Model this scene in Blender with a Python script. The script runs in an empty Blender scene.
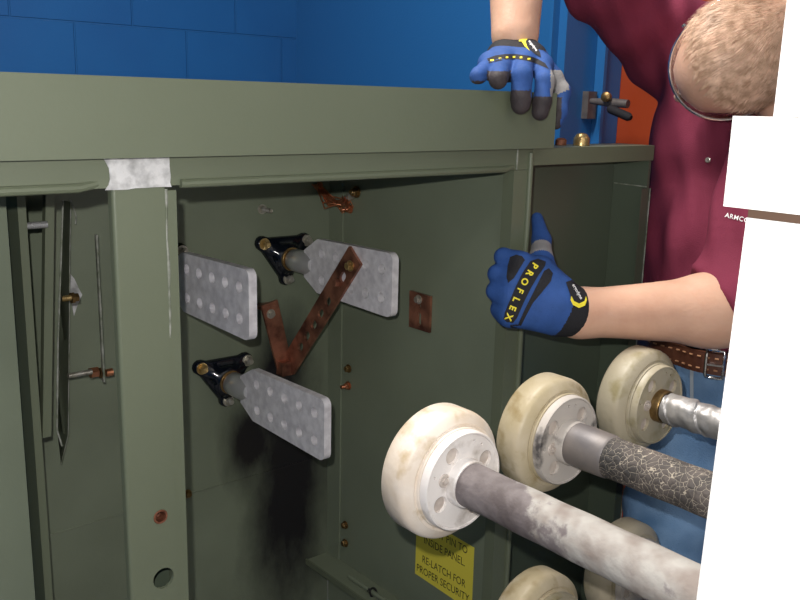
import bpy, bmesh, math, random
import numpy as np
from mathutils import Vector as V, Matrix, noise
from mathutils.bvhtree import BVHTree

random.seed(7)
C = bpy.context.scene.collection

# ------------------------------------------------------------------ camera
FPX = 879.0
CAM = V((0, 0, 1.42))
yw, pt_, rl = (math.radians(a) for a in (40.844, 12.8146, -1.4985))
FW = V((math.sin(yw) * math.cos(pt_), math.cos(yw) * math.cos(pt_), -math.sin(pt_)))
r0 = V((math.cos(yw), -math.sin(yw), 0))
d0 = FW.cross(r0)
RT = r0 * math.cos(rl) + d0 * math.sin(rl)
DN = -r0 * math.sin(rl) + d0 * math.cos(rl)
UP = -DN
cam = bpy.data.objects.new('camera', bpy.data.cameras.new('camera'))
C.objects.link(cam)
m = Matrix((RT, UP, -FW)).transposed().to_4x4()
m.translation = CAM
cam.matrix_world = m
cam.data.sensor_width = 36
cam.data.lens = FPX * 36 / 800
cam.data.clip_start = 0.02
bpy.context.scene.camera = cam


def D(x, y, d):
    "a surveyed point of the place: picture bearing and distance along the sight line"
    return CAM + (FW + RT * ((x - 400) / FPX) + DN * ((y - 300) / FPX)) * d


# ------------------------------------------------------------------ materials
def ramp(nt, stops):
    r = nt.nodes.new('ShaderNodeValToRGB')
    e = r.color_ramp.elements
    while len(e) < len(stops):
        e.new(0.5)
    for i, (p, c) in enumerate(stops):
        e[i].position = p
        e[i].color = (*c, 1)
    return r


def mat(name, col, rough=0.5, metal=0.0, spec=0.5, var=None, var_scale=8, detail=4, bump=0.0, bump_scale=60, lo=0.35, hi=0.65, coat=0.0, stretch=None):
    m = bpy.data.materials.new(name)
    m.use_nodes = True
    nt = m.node_tree
    b = nt.nodes['Principled BSDF']
    b.inputs['Base Color'].default_value = (*col, 1)
    b.inputs['Roughness'].default_value = rough
    b.inputs['Metallic'].default_value = metal
    b.inputs['Specular IOR Level'].default_value = spec
    b.inputs['Coat Weight'].default_value = coat
    tc = nt.nodes.new('ShaderNodeTexCoord')
    src = tc.outputs['Object']
    if stretch:
        mp = nt.nodes.new('ShaderNodeMapping')
        mp.inputs['Scale'].default_value = stretch
        nt.links.new(src, mp.inputs['Vector'])
        src = mp.outputs[0]
    if var:
        n = nt.nodes.new('ShaderNodeTexNoise')
        n.inputs['Scale'].default_value = var_scale
        n.inputs['Detail'].default_value = detail
        nt.links.new(src, n.inputs['Vector'])
        r = ramp(nt, [(lo, col), (hi, var)])
        nt.links.new(n.outputs['Fac'], r.inputs[0])
        nt.links.new(r.outputs[0], b.inputs['Base Color'])
    if bump:
        n2 = nt.nodes.new('ShaderNodeTexNoise')
        n2.inputs['Scale'].default_value = bump_scale
        n2.inputs['Detail'].default_value = 3
        nt.links.new(src, n2.inputs['Vector'])
        bp = nt.nodes.new('ShaderNodeBump')
        bp.inputs['Strength'].default_value = bump
        bp.inputs['Distance'].default_value = 0.004
        nt.links.new(n2.outputs['Fac'], bp.inputs['Height'])
        nt.links.new(bp.outputs[0], b.inputs['Normal'])
    return m


GREEN = (0.142, 0.164, 0.108)
M = {}
M['green'] = mat('green_paint', GREEN, 0.42, var=(0.132, 0.153, 0.1), var_scale=5, bump=0.05, bump_scale=220)
M['green_in'] = mat('green_paint_inside', (0.205, 0.238, 0.168), 0.36, var=(0.188, 0.218, 0.153), var_scale=6, bump=0.05, bump_scale=160)
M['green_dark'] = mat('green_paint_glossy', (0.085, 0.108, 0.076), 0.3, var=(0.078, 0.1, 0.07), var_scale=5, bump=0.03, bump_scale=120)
M['weld'] = mat('welded_paint_edge', (0.35, 0.36, 0.32), 0.5, var=(0.12, 0.14, 0.09), var_scale=60, bump=0.3, bump_scale=200)
M['bare'] = mat('bare_galvanised_steel', (0.3, 0.3, 0.3), 0.45, metal=0.3, var=(0.75, 0.75, 0.75), var_scale=60, detail=6, bump=0.2, bump_scale=150)
M['black'] = mat('black_gap', (0.01, 0.01, 0.01), 0.8)
M['tin'] = mat('tinned_copper', (0.62, 0.6, 0.63), 0.42, metal=0.12, var=(0.82, 0.8, 0.83), var_scale=70, detail=6, bump=0.06, bump_scale=300)
M['tin_bright'] = mat('machined_tin', (0.62, 0.62, 0.62), 0.3, metal=0.6)
M['porc_black'] = mat('black_glazed_porcelain', (0.004, 0.006, 0.011), 0.16, spec=0.6, bump=0.3, bump_scale=30)
M['brass'] = mat('brass', (0.62, 0.45, 0.2), 0.32, metal=0.75, var=(0.4, 0.27, 0.1), var_scale=80)
M['brass_dull'] = mat('dull_brass', (0.36, 0.24, 0.1), 0.4, metal=0.9, var=(0.2, 0.12, 0.05), var_scale=90)
M['steel'] = mat('zinc_steel', (0.6, 0.58, 0.52), 0.32, metal=0.7, var=(0.4, 0.37, 0.3), var_scale=90)
M['copper'] = mat('aged_copper', (0.46, 0.2, 0.125), 0.36, metal=0.6, var=(0.12, 0.05, 0.036), var_scale=30, detail=7, bump=0.1, bump_scale=120)
M['copper_bright'] = mat('bright_copper', (0.75, 0.33, 0.18), 0.3, metal=0.9, var=(0.5, 0.2, 0.1), var_scale=60)
M['rust'] = mat('rusted_bore', (0.28, 0.11, 0.06), 0.6, metal=0.4, var=(0.12, 0.04, 0.02), var_scale=120, bump=0.4, bump_scale=250)
M['yellow'] = mat('yellow_decal', (0.86, 0.74, 0.085), 0.45)
M['ink'] = mat('black_ink', (0.012, 0.012, 0.012), 0.5)
M['white_paint'] = mat('white_enamel', (0.84, 0.83, 0.8), 0.4)
M['gap_brown'] = mat('brown_gasket', (0.09, 0.05, 0.03), 0.7)
M['skin'] = mat('skin', (0.68, 0.42, 0.30), 0.5, var=(0.6, 0.34, 0.235), var_scale=26, detail=5, bump=0.12, bump_scale=180, lo=0.3, hi=0.75)
M['skin'].node_tree.nodes['Principled BSDF'].inputs['Subsurface Weight'].default_value = 0.08
M['skin'].node_tree.nodes['Principled BSDF'].inputs['Subsurface Radius'].default_value = (0.02, 0.008, 0.004)
M['shirt'] = mat('maroon_cotton', (0.195, 0.029, 0.06), 0.85, spec=0.2, var=(0.165, 0.024, 0.05), var_scale=14, bump=0.25, bump_scale=500)
M['denim'] = mat('blue_denim', (0.10, 0.2, 0.36), 0.85, spec=0.2, var=(0.2, 0.33, 0.52), var_scale=11, detail=6, bump=0.35, bump_scale=420)
M['thread'] = mat('pale_seam_thread', (0.4, 0.45, 0.5), 0.8)
M['leather'] = mat('brown_leather', (0.07, 0.022, 0.012), 0.4, var=(0.12, 0.045, 0.024), var_scale=40, bump=0.2, bump_scale=120)
M['stitch'] = mat('tan_stitch', (0.4, 0.2, 0.1), 0.7)
M['chrome'] = mat('chrome', (0.7, 0.7, 0.7), 0.18, metal=1.0)
M['hair'] = mat('fair_hair', (0.84, 0.59, 0.43), 0.5, var=(0.44, 0.28, 0.18), var_scale=75, detail=3, spec=0.4)
M['hair_base'] = mat('fair_hair_roots', (0.72, 0.47, 0.35), 0.7, var=(0.6, 0.38, 0.27), var_scale=60, bump=0.5, bump_scale=160)
M['glove_blue'] = mat('blue_glove_fabric', (0.034, 0.095, 0.32), 0.7, spec=0.25, var=(0.028, 0.08, 0.26), var_scale=50, bump=0.25, bump_scale=600)
M['glove_black'] = mat('black_glove_fabric', (0.018, 0.018, 0.022), 0.75, spec=0.3, bump=0.3, bump_scale=500)
M['glove_tip'] = mat('dark_grey_glove_tip', (0.052, 0.042, 0.045), 0.65, spec=0.3, bump=0.3, bump_scale=300, var=(0.04, 0.033, 0.036), var_scale=60)
M['glove_grey'] = mat('light_grey_glove_patch', (0.29, 0.28, 0.28), 0.8, bump=0.3, bump_scale=400)
M['print_yellow'] = mat('yellow_print', (0.85, 0.72, 0.04), 0.6)
M['print_white'] = mat('white_print', (0.85, 0.85, 0.85), 0.6)
M['orange'] = mat('orange_red_paint', (0.38, 0.055, 0.012), 0.4, var=(0.33, 0.045, 0.01), var_scale=4)
M['bluepaint'] = mat('glossy_blue_paint', (0.022, 0.14, 0.38), 0.34, bump=0.12, bump_scale=150)
M['iron'] = mat('dark_iron', (0.11, 0.1, 0.1), 0.45, metal=0.3, var=(0.16, 0.14, 0.13), var_scale=60)
M['floor'] = mat('grey_concrete', (0.22, 0.21, 0.2), 0.7, var=(0.3, 0.29, 0.27), var_scale=3, bump=0.1)
M['ceil'] = mat('white_ceiling', (0.7, 0.7, 0.68), 0.8)
M['glass'] = bpy.data.materials.new('clear_lens')
M['glass'].use_nodes = True
_b = M['glass'].node_tree.nodes['Principled BSDF']
_b.inputs['Transmission Weight'].default_value = 1
_b.inputs['Roughness'].default_value = 0.02
_b.inputs['IOR'].default_value = 1.2


def porcelain(name, a, b_, c):
    m = mat(name, a, 0.45, var=b_, var_scale=16, detail=6, bump=0.12, bump_scale=120, lo=0.42, hi=0.7)
    nt = m.node_tree
    bs = nt.nodes['Principled BSDF']
    old = bs.inputs['Base Color'].links[0].from_socket
    n = nt.nodes.new('ShaderNodeTexNoise')
    n.inputs['Scale'].default_value = 34
    n.inputs['Detail'].default_value = 8
    tc = [x for x in nt.nodes if x.type == 'TEX_COORD'][0]
    nt.links.new(tc.outputs['Object'], n.inputs['Vector'])
    r = ramp(nt, [(0.54, (0, 0, 0)), (0.72, (1, 1, 1))])
    nt.links.new(n.outputs['Fac'], r.inputs[0])
    mx = nt.nodes.new('ShaderNodeMixRGB')
    nt.links.new(r.outputs[0], mx.inputs[0])
    nt.links.new(old, mx.inputs[1])
    mx.inputs[2].default_value = (*c, 1)
    nt.links.new(mx.outputs[0], bs.inputs['Base Color'])
    return m


M['porc'] = porcelain('cream_porcelain', (0.8, 0.72, 0.63), (0.66, 0.54, 0.41), (0.5, 0.38, 0.22))
M['porc_face'] = porcelain('chalky_porcelain_face', (0.8, 0.76, 0.73), (0.7, 0.64, 0.6), (0.4, 0.35, 0.3))
M['porc_yellow'] = porcelain('yellowed_porcelain', (0.42, 0.35, 0.22), (0.54, 0.47, 0.35), (0.26, 0.19, 0.08))
M['porc_dull'] = porcelain('dusty_porcelain', (0.43, 0.38, 0.28), (0.38, 0.34, 0.24), (0.28, 0.24, 0.13))
M['hole'] = mat('dusty_recess', (0.42, 0.36, 0.32), 0.7, var=(0.58, 0.52, 0.47), var_scale=60)
M['sooty'] = mat('soot_marked_porcelain', (0.5, 0.46, 0.42), 0.6, var=(0.06, 0.055, 0.055), var_scale=22, detail=8, lo=0.57, hi=0.68)
M['brownmetal'] = mat('brown_burnt_metal', (0.12, 0.075, 0.065), 0.5, metal=0.3, var=(0.2, 0.14, 0.12), var_scale=30)
M['lead'] = mat('grey_lead_sleeve', (0.15, 0.14, 0.145), 0.48, metal=0.3, var=(0.24, 0.21, 0.19), var_scale=18, bump=0.1, bump_scale=60)
M['tape'] = mat('silver_wrap', (0.3, 0.3, 0.31), 0.48, metal=0.6, var=(0.5, 0.48, 0.46), var_scale=24, bump=0.5, bump_scale=45)


def ash_rod():
    m = mat('ash_covered_rod', (0.11, 0.09, 0.09), 0.7, var=(0.24, 0.21, 0.21), var_scale=26, detail=8, bump=0.5, bump_scale=70)
    nt = m.node_tree
    bs = nt.nodes['Principled BSDF']
    old = bs.inputs['Base Color'].links[0].from_socket
    tc = [x for x in nt.nodes if x.type == 'TEX_COORD'][0]
    sp = nt.nodes.new('ShaderNodeSeparateXYZ')
    nt.links.new(tc.outputs['Object'], sp.inputs[0])
    n = nt.nodes.new('ShaderNodeTexNoise')
    n.inputs['Scale'].default_value = 17
    n.inputs['Detail'].default_value = 9
    n.inputs['Roughness'].default_value = 0.62
    nt.links.new(tc.outputs['Object'], n.inputs['Vector'])
    mr = nt.nodes.new('ShaderNodeMapRange')   # ash thickens along the rod away from the disc
    mr.inputs['From Min'].default_value = -0.03
    mr.inputs['From Max'].default_value = -0.13
    mr.inputs['To Min'].default_value = -0.16
    mr.inputs['To Max'].default_value = 0.11
    nt.links.new(sp.outputs['Y'], mr.inputs['Value'])
    ad = nt.nodes.new('ShaderNodeMath')
    nt.links.new(n.outputs['Fac'], ad.inputs[0])
    nt.links.new(mr.outputs[0], ad.inputs[1])
    r = ramp(nt, [(0.5, (0, 0, 0)), (0.56, (0.92, 0.92, 0.92))])
    nt.links.new(ad.outputs[0], r.inputs[0])
    n3 = nt.nodes.new('ShaderNodeTexNoise')
    n3.inputs['Scale'].default_value = 40
    nt.links.new(tc.outputs['Object'], n3.inputs['Vector'])
    r3 = ramp(nt, [(0.3, (0.24, 0.2, 0.175)), (0.6, (0.40, 0.38, 0.35))])
    nt.links.new(n3.outputs['Fac'], r3.inputs[0])
    mx = nt.nodes.new('ShaderNodeMixRGB')
    nt.links.new(r.outputs[0], mx.inputs[0])
    nt.links.new(old, mx.inputs[1])
    nt.links.new(r3.outputs[0], mx.inputs[2])
    nt.links.new(mx.outputs[0], bs.inputs['Base Color'])
    return m


def crackle_rod():
    m = mat('crackled_insulation', (0.1, 0.09, 0.085), 0.75)
    nt = m.node_tree
    bs = nt.nodes['Principled BSDF']
    tc = [x for x in nt.nodes if x.type == 'TEX_COORD'][0]
    n = nt.nodes.new('ShaderNodeTexNoise')
    n.inputs['Scale'].default_value = 70
    mxv = nt.nodes.new('ShaderNodeMixRGB')
    mxv.inputs[0].default_value = 0.012
    nt.links.new(tc.outputs['Object'], n.inputs['Vector'])
    nt.links.new(tc.outputs['Object'], mxv.inputs[1])
    nt.links.new(n.outputs['Color'], mxv.inputs[2])
    v = nt.nodes.new('ShaderNodeTexVoronoi')
    v.feature = 'DISTANCE_TO_EDGE'
    v.inputs['Scale'].default_value = 135
    nt.links.new(mxv.outputs[0], v.inputs['Vector'])
    n2 = nt.nodes.new('ShaderNodeTexNoise')
    n2.inputs['Scale'].default_value = 28
    nt.links.new(tc.outputs['Object'], n2.inputs['Vector'])
    mu = nt.nodes.new('ShaderNodeMath')
    mu.operation = 'MULTIPLY'
    mu.inputs[1].default_value = 0.040
    nt.links.new(n2.outputs['Fac'], mu.inputs[0])
    lt = nt.nodes.new('ShaderNodeMath')
    lt.operation = 'LESS_THAN'
    nt.links.new(v.outputs['Distance'], lt.inputs[0])
    nt.links.new(mu.outputs[0], lt.inputs[1])
    r = ramp(nt, [(0.35, (0.04, 0.037, 0.036)), (0.65, (0.12, 0.1, 0.09))])
    nt.links.new(n2.outputs['Fac'], r.inputs[0])
    mx = nt.nodes.new('ShaderNodeMixRGB')
    nt.links.new(lt.outputs[0], mx.inputs[0])
    nt.links.new(r.outputs[0], mx.inputs[1])
    mx.inputs[2].default_value = (0.4, 0.35, 0.28, 1)
    nt.links.new(mx.outputs[0], bs.inputs['Base Color'])
    bp = nt.nodes.new('ShaderNodeBump')
    bp.inputs['Strength'].default_value = 0.6
    bp.inputs['Distance'].default_value = 0.003
    nt.links.new(v.outputs['Distance'], bp.inputs['Height'])
    nt.links.new(bp.outputs[0], bs.inputs['Normal'])
    return m


M['ash'] = ash_rod()
M['crackle'] = crackle_rod()


def tank_mat():
    "green paint with the soot blast mark (a stain on the wall itself, object coords = world)"
    m = mat('sooted_green_paint', (0.195, 0.226, 0.16), 0.34, var=(0.165, 0.191, 0.134), var_scale=7, bump=0.06, bump_scale=160)
    nt = m.node_tree
    bs = nt.nodes['Principled BSDF']
    old = bs.inputs['Base Color'].links[0].from_socket
    tc = [x for x in nt.nodes if x.type == 'TEX_COORD'][0]
    n = nt.nodes.new('ShaderNodeTexNoise')
    n.inputs['Scale'].default_value = 11
    n.inputs['Detail'].default_value = 8
    n.inputs['Roughness'].default_value = 0.65
    mp0 = nt.nodes.new('ShaderNodeMapping')
    mp0.inputs['Scale'].default_value = (1, 1, 0.45)
    nt.links.new(tc.outputs['Object'], mp0.inputs[0])
    nt.links.new(mp0.outputs[0], n.inputs['Vector'])
    fac = None
    for (cx, cz, rx, rz) in ((0.885, 0.66, 0.10, 0.30), (0.80, 0.79, 0.06, 0.1), (0.86, 0.90, 0.08, 0.12)):
        mp = nt.nodes.new('ShaderNodeMapping')
        mp.vector_type = 'TEXTURE'
        mp.inputs['Location'].default_value = (cx, 1.347, cz)
        mp.inputs['Scale'].default_value = (rx, 1, rz)
        nt.links.new(tc.outputs['Object'], mp.inputs[0])
        ln = nt.nodes.new('ShaderNodeVectorMath')
        ln.operation = 'LENGTH'
        nt.links.new(mp.outputs[0], ln.inputs[0])
        if fac is None:
            fac = ln.outputs['Value']
        else:
            mi = nt.nodes.new('ShaderNodeMath')
            mi.operation = 'SMOOTH_MIN'
            mi.inputs[2].default_value = 0.4
            nt.links.new(fac, mi.inputs[0])
            nt.links.new(ln.outputs['Value'], mi.inputs[1])
            fac = mi.outputs[0]
    a = nt.nodes.new('ShaderNodeMath')
    a.operation = 'MULTIPLY_ADD'
    a.inputs[1].default_value = 1.3
    nt.links.new(n.outputs['Fac'], a.inputs[0])
    nt.links.new(fac, a.inputs[2])
    r = ramp(nt, [(0.0, (1, 1, 1)), (1.0, (0, 0, 0))])
    mr = nt.nodes.new('ShaderNodeMapRange')
    mr.inputs['From Min'].default_value = 1.05
    mr.inputs['From Max'].default_value = 1.95
    nt.links.new(a.outputs[0], mr.inputs['Value'])
    nt.links.new(mr.outputs[0], r.inputs[0])
    mx = nt.nodes.new('ShaderNodeMixRGB')
    nt.links.new(r.outputs[0], mx.inputs[0])
    nt.links.new(old, mx.inputs[1])
    mx.inputs[2].default_value = (0.012, 0.0105, 0.0135, 1)
    nt.links.new(mx.outputs[0], bs.inputs['Base Color'])
    return m


M['tank'] = tank_mat()


def block_mat():
    m = mat('blue_painted_block', (0.018, 0.12, 0.34), 0.34, var=(0.016, 0.105, 0.31), var_scale=3, bump=0.12, bump_scale=130)
    nt = m.node_tree
    bs = nt.nodes['Principled BSDF']
    tc = [x for x in nt.nodes if x.type == 'TEX_COORD'][0]
    bp0 = bs.inputs['Normal'].links[0].from_node
    sx = nt.nodes.new('ShaderNodeSeparateXYZ')
    cb = nt.nodes.new('ShaderNodeCombineXYZ')
    nt.links.new(tc.outputs['Object'], sx.inputs[0])
    ad = nt.nodes.new('ShaderNodeMath')
    nt.links.new(sx.outputs['X'], ad.inputs[0])
    nt.links.new(sx.outputs['Y'], ad.inputs[1])
    nt.links.new(ad.outputs[0], cb.inputs['X'])
    nt.links.new(sx.outputs['Z'], cb.inputs['Y'])
    mp = nt.nodes.new('ShaderNodeMapping')
    mp.inputs['Location'].default_value = (BLOCK_OX, BLOCK_OZ, 0)
    nt.links.new(cb.outputs[0], mp.inputs[0])
    br = nt.nodes.new('ShaderNodeTexBrick')
    br.inputs['Scale'].default_value = 1
    br.inputs['Brick Width'].default_value = 0.4
    br.inputs['Row Height'].default_value = 0.2
    br.inputs['Mortar Size'].default_value = 0.0035
    br.inputs['Mortar Smooth'].default_value = 0.4
    nt.links.new(mp.outputs[0], br.inputs['Vector'])
    iv = nt.nodes.new('ShaderNodeMath')
    iv.operation = 'SUBTRACT'
    iv.inputs[0].default_value = 1
    nt.links.new(br.outputs['Fac'], iv.inputs[1])
    b2 = nt.nodes.new('ShaderNodeBump')
    b2.inputs['Strength'].default_value = 0.9
    b2.inputs['Distance'].default_value = 0.006
    nt.links.new(iv.outputs[0], b2.inputs['Height'])
    nt.links.new(bp0.outputs[0], b2.inputs['Normal'])
    nt.links.new(b2.outputs[0], bs.inputs['Normal'])
    return m


BLOCK_OX, BLOCK_OZ = 0.0, 0.0
WY = 2.97                                       # back wall
# a vertical joint of the course under the 1.66 m joint meets the wall where the survey bearing does
_p = D(76, 60, 1.0) - CAM
BLOCK_OX = -((_p.x / _p.y) * WY + WY) % 0.4
_q = D(76, 22, 1.0) - CAM
_zj = CAM.z + _q.z / _q.y * WY
BLOCK_OZ = -_zj % 0.2
# the course below the joint must be the unshifted one
if int(round((_zj + BLOCK_OZ) / 0.2)) % 2 == 1:
    BLOCK_OX += 0.2
M['block'] = block_mat()


# ------------------------------------------------------------------ object helpers
def link(name, me, material, parent=None, smooth=False, angle=None):
    if material is not None:
        for mm in (material if isinstance(material, (list, tuple)) else [material]):
            me.materials.append(mm)
    if smooth:
        me.polygons.foreach_set('use_smooth', [True] * len(me.polygons))
        if angle:
            me.set_sharp_from_angle(angle=math.radians(angle))
    o = bpy.data.objects.new(name, me)
    C.objects.link(o)
    if parent:
        o.parent = parent
        o.matrix_parent_inverse = Matrix.Translation(-world_loc(parent))
    return o


def world_loc(o):
    p = V((0, 0, 0))
    while o:
        p = p + o.location
        if o.parent:
            p = p + o.matrix_parent_inverse.translation
        o = o.parent
    return p


def build(name, bm, material, parent=None, smooth=False, angle=35, bevel=0, seg=2):
    if bevel:
        es = [e for e in bm.edges if len(e.link_faces) == 2 and e.calc_face_angle(0) > 0.5]
        bmesh.ops.bevel(bm, geom=es, offset=bevel, segments=seg, affect='EDGES', clamp_overlap=True)
        smooth = True
    bmesh.ops.recalc_face_normals(bm, faces=bm.faces)
    me = bpy.data.meshes.new(name)
    bm.to_mesh(me)
    bm.free()
    return link(name, me, material, parent, smooth, angle)


def thing(name, label, cat, loc, group=None):
    o = bpy.data.objects.new(name, None)
    C.objects.link(o)
    o.location = loc
    o.empty_display_size = 0.05
    tag(o, label, cat, group)
    return o


def tag(o, label, cat, group=None):
    o['label'] = label
    o['category'] = cat
    if group:
        o['group'] = group


def box(bm, a, b):
    x0, y0, z0 = (min(a[i], b[i]) for i in range(3))
    x1, y1, z1 = (max(a[i], b[i]) for i in range(3))
    vs = [bm.verts.new(p) for p in ((x0, y0, z0), (x1, y0, z0), (x1, y1, z0), (x0, y1, z0), (x0, y0, z1), (x1, y0, z1), (x1, y1, z1), (x0, y1, z1))]
    for f in ((0, 3, 2, 1), (4, 5, 6, 7), (0, 1, 5, 4), (1, 2, 6, 5), (2, 3, 7, 6), (3, 0, 4, 7)):
        bm.faces.new([vs[i] for i in f])


def boxo(name, a, b, material, parent=None, bevel=0.0):
    bm = bmesh.new()
    box(bm, a, b)
    return build(name, bm, material, parent, bevel=bevel)


def frame_of(axis):
    w = V(axis).normalized()
    u = w.orthogonal().normalized()
    return u, w.cross(u), w


def tube(bm, pts, r, n=12, cap=True):
    pts = [V(p) for p in pts]
    rs = r if isinstance(r, (list, tuple)) else [r] * len(pts)
    u = None
    rings = []
    for i, p in enumerate(pts):
        t = (pts[min(i + 1, len(pts) - 1)] - pts[max(i - 1, 0)]).normalized()
        u = t.orthogonal().normalized() if u is None else (u - t * u.dot(t)).normalized()
        v = t.cross(u)
        rings.append([bm.verts.new(p + (u * math.cos(2 * math.pi * k / n) + v * math.sin(2 * math.pi * k / n)) * rs[i]) for k in range(n)])
    for a, b in zip(rings, rings[1:]):
        for k in range(n):
            bm.faces.new((a[k], a[(k + 1) % n], b[(k + 1) % n], b[k]))
    if cap:
        bm.faces.new(rings[0][::-1])
        bm.faces.new(rings[-1])


def lathe(bm, base, axis, prof, n=48, ref=None):
    "prof: (distance along axis, radius)"
    u, v, w = frame_of(axis)
    base = V(base)
    rings = []
    for h, r in prof:
        if r <= 1e-6:
            rings.append([bm.verts.new(base + w * h)])
        else:
            rings.append([bm.verts.new(base + w * h + (u * math.cos(2 * math.pi * k / n) + v * math.sin(2 * math.pi * k / n)) * r) for k in range(n)])
    for a, b in zip(rings, rings[1:]):
        for k in range(n):
            k2 = (k + 1) % n
            if len(a) == 1 and len(b) == 1:
                continue
            if len(a) == 1:
                bm.faces.new((a[0], b[k2], b[k]))
            elif len(b) == 1:
                bm.faces.new((a[k], a[k2], b[0]))
            else:
                bm.faces.new((a[k], a[k2], b[k2], b[k]))


def circ(cx, cy, r, n=20, sx=1, ang=0):
    out = []
    for k in range(n):
        a = 2 * math.pi * k / n
        x, y = r * sx * math.cos(a), r * math.sin(a)
        out.append((cx + x * math.cos(ang) - y * math.sin(ang), cy + x * math.sin(ang) + y * math.cos(ang)))
    return out


def slot(cx, cy, l, r, ang, n=8):
    pts = []
    for s in (1, -1):
        for k in range(n + 1):
            a = -math.pi / 2 + math.pi * k / n
            pts.append((s * (l / 2 + r * math.cos(a)), s * r * math.sin(a)))
    return [(cx + x * math.cos(ang) - y * math.sin(ang), cy + x * math.sin(ang) + y * math.cos(ang)) for x, y in pts]


def plate_bm(outline, holes, org, ux, uy, thick):
    "flat plate with real through holes; extruded by vector thick"
    bm = bmesh.new()
    org, ux, uy, thick = V(org), V(ux), V(uy), V(thick)
    edges = []
    for loop in [outline] + list(holes):
        vs = [bm.verts.new(org + ux * x + uy * y) for x, y in loop]
        edges += [bm.edges.new((vs[i], vs[(i + 1) % len(vs)])) for i in range(len(vs))]
    bmesh.ops.triangle_fill(bm, edges=edges, use_beauty=True, use_dissolve=False)
    fs = list(bm.faces)
    r = bmesh.ops.extrude_face_region(bm, geom=fs, use_keep_orig=True)
    bmesh.ops.translate(bm, verts=[g for g in r['geom'] if isinstance(g, bmesh.types.BMVert)], vec=thick)
    bmesh.ops.recalc_face_normals(bm, faces=bm.faces)
    return bm


def rrect(x0, y0, x1, y1, r, n=5):
    pts = []
    for cx, cy, a0 in ((x1 - r, y1 - r, 0), (x0 + r, y1 - r, 90), (x0 + r, y0 + r, 180), (x1 - r, y0 + r, 270)):
        for k in range(n + 1):
            a = math.radians(a0 + 90 * k / n)
            pts.append((cx + r * math.cos(a), cy + r * math.sin(a)))
    return pts


def bolt(name, base, axis, mat_, parent, r=0.008, h=0.007, stud=0.0, washer=True):
    bm = bmesh.new()
    a = V(axis).normalized()
    z = 0
    if washer:
        lathe(bm, base, a, [(0, 0), (0, r * 1.35), (r * 0.22, r * 1.35), (r * 0.22, 0)], 20)
        z = r * 0.22
    lathe(bm, V(base) + a * z, a, [(0, 0), (0, r), (h * 0.85, r), (h, r * 0.85), (h, 0)], 6)
    if stud:
        prof = [(0, 0), (0, r * 0.55)]
        k = 0
        while k < stud:
            prof += [(k, r * 0.5), (k + r * 0.09, r * 0.58)]
            k += r * 0.18
        prof += [(stud, r * 0.45), (stud, 0)]
        lathe(bm, V(base) + a * (z + h), a, prof, 14)
    return build(name, bm, mat_, parent, smooth=True, angle=30)


def text_mesh(s, size, spacing=1.0, bold=0.0):
    cu = bpy.data.curves.new('t', 'FONT')
    cu.body = s
    cu.size = size
    cu.align_x = 'CENTER'
    cu.align_y = 'CENTER'
    cu.space_character = spacing
    cu.offset = bold
    cu.resolution_u = 3
    o = bpy.data.objects.new('t', cu)
    C.objects.link(o)
    dg = bpy.context.evaluated_depsgraph_get()
    me = bpy.data.meshes.new_from_object(o.evaluated_get(dg))
    bpy.data.objects.remove(o)
    bpy.data.curves.remove(cu)
    return me


def text_on(name, s, size, org, ux, uy, mat_, parent, bvh=None, ray=None, off=0.0006, xs=1.0, spacing=1.0, bold=0.0, thick=0.0):
    me = text_mesh(s, size, spacing, bold)
    bm = bmesh.new()
    bm.from_mesh(me)
    bpy.data.meshes.remove(me)
    ux, uy = V(ux), V(uy)
    if bvh:
        bmesh.ops.subdivide_edges(bm, edges=[e for e in bm.edges if e.calc_length() > size * 0.2], cuts=1)
        bmesh.ops.triangulate(bm, faces=bm.faces)
    for v in bm.verts:
        p = V(org) + ux * v.co.x * xs + uy * v.co.y
        if bvh:
            h = bvh.ray_cast(p, V(ray))
            if h[0] is None:
                h = bvh.find_nearest(p)
            p = h[0] - V(ray).normalized() * off
        v.co = p
    me = bpy.data.meshes.new(name)
    bm.to_mesh(me)
    bm.free()
    return link(name, me, mat_, parent)


def patch_on(name, poly, org_d, mat_, parent, bvh, off=0.0006, cuts=3, depth_back=0.15, smoothpoly=True):
    "a sewn-on patch: an outline laid on the surface below it, with its own small thickness"
    pts = [D(x, y, org_d - depth_back) for x, y in poly]
    bm = bmesh.new()
    vs = [bm.verts.new(p) for p in pts]
    es = [bm.edges.new((vs[i], vs[(i + 1) % len(vs)])) for i in range(len(vs))]
    bmesh.ops.triangle_fill(bm, edges=es, use_beauty=True)
    for _ in range(cuts):
        bmesh.ops.subdivide_edges(bm, edges=[e for e in bm.edges if e.calc_length() > 0.0022], cuts=1)
        bmesh.ops.triangulate(bm, faces=bm.faces)
    for v in bm.verts:
        d = (v.co - CAM).normalized()
        h = bvh.ray_cast(v.co, d)
        if h[0] is None:
            h = bvh.find_nearest(v.co + d * depth_back)
        v.co = h[0] - d * off
    bmesh.ops.recalc_face_normals(bm, faces=bm.faces)
    me = bpy.data.meshes.new(name)
    bm.to_mesh(me)
    bm.free()
    return link(name, me, mat_, parent, smooth=True)


# ------------------------------------------------------------------ implicit bodies (smooth union + surface nets)
def cap(a, b, ra, rb=None, k=None, t=0):
    return ('c', np.array(a, float), np.array(b, float), ra, ra if rb is None else rb, k, t)


def ell(c, axes, rad, k=None, t=0, sub=False):
    return ('e', np.array(c, float), np.array([list(V(a).normalized()) for a in axes]), np.array(rad, float), None, k, t, sub)


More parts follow.
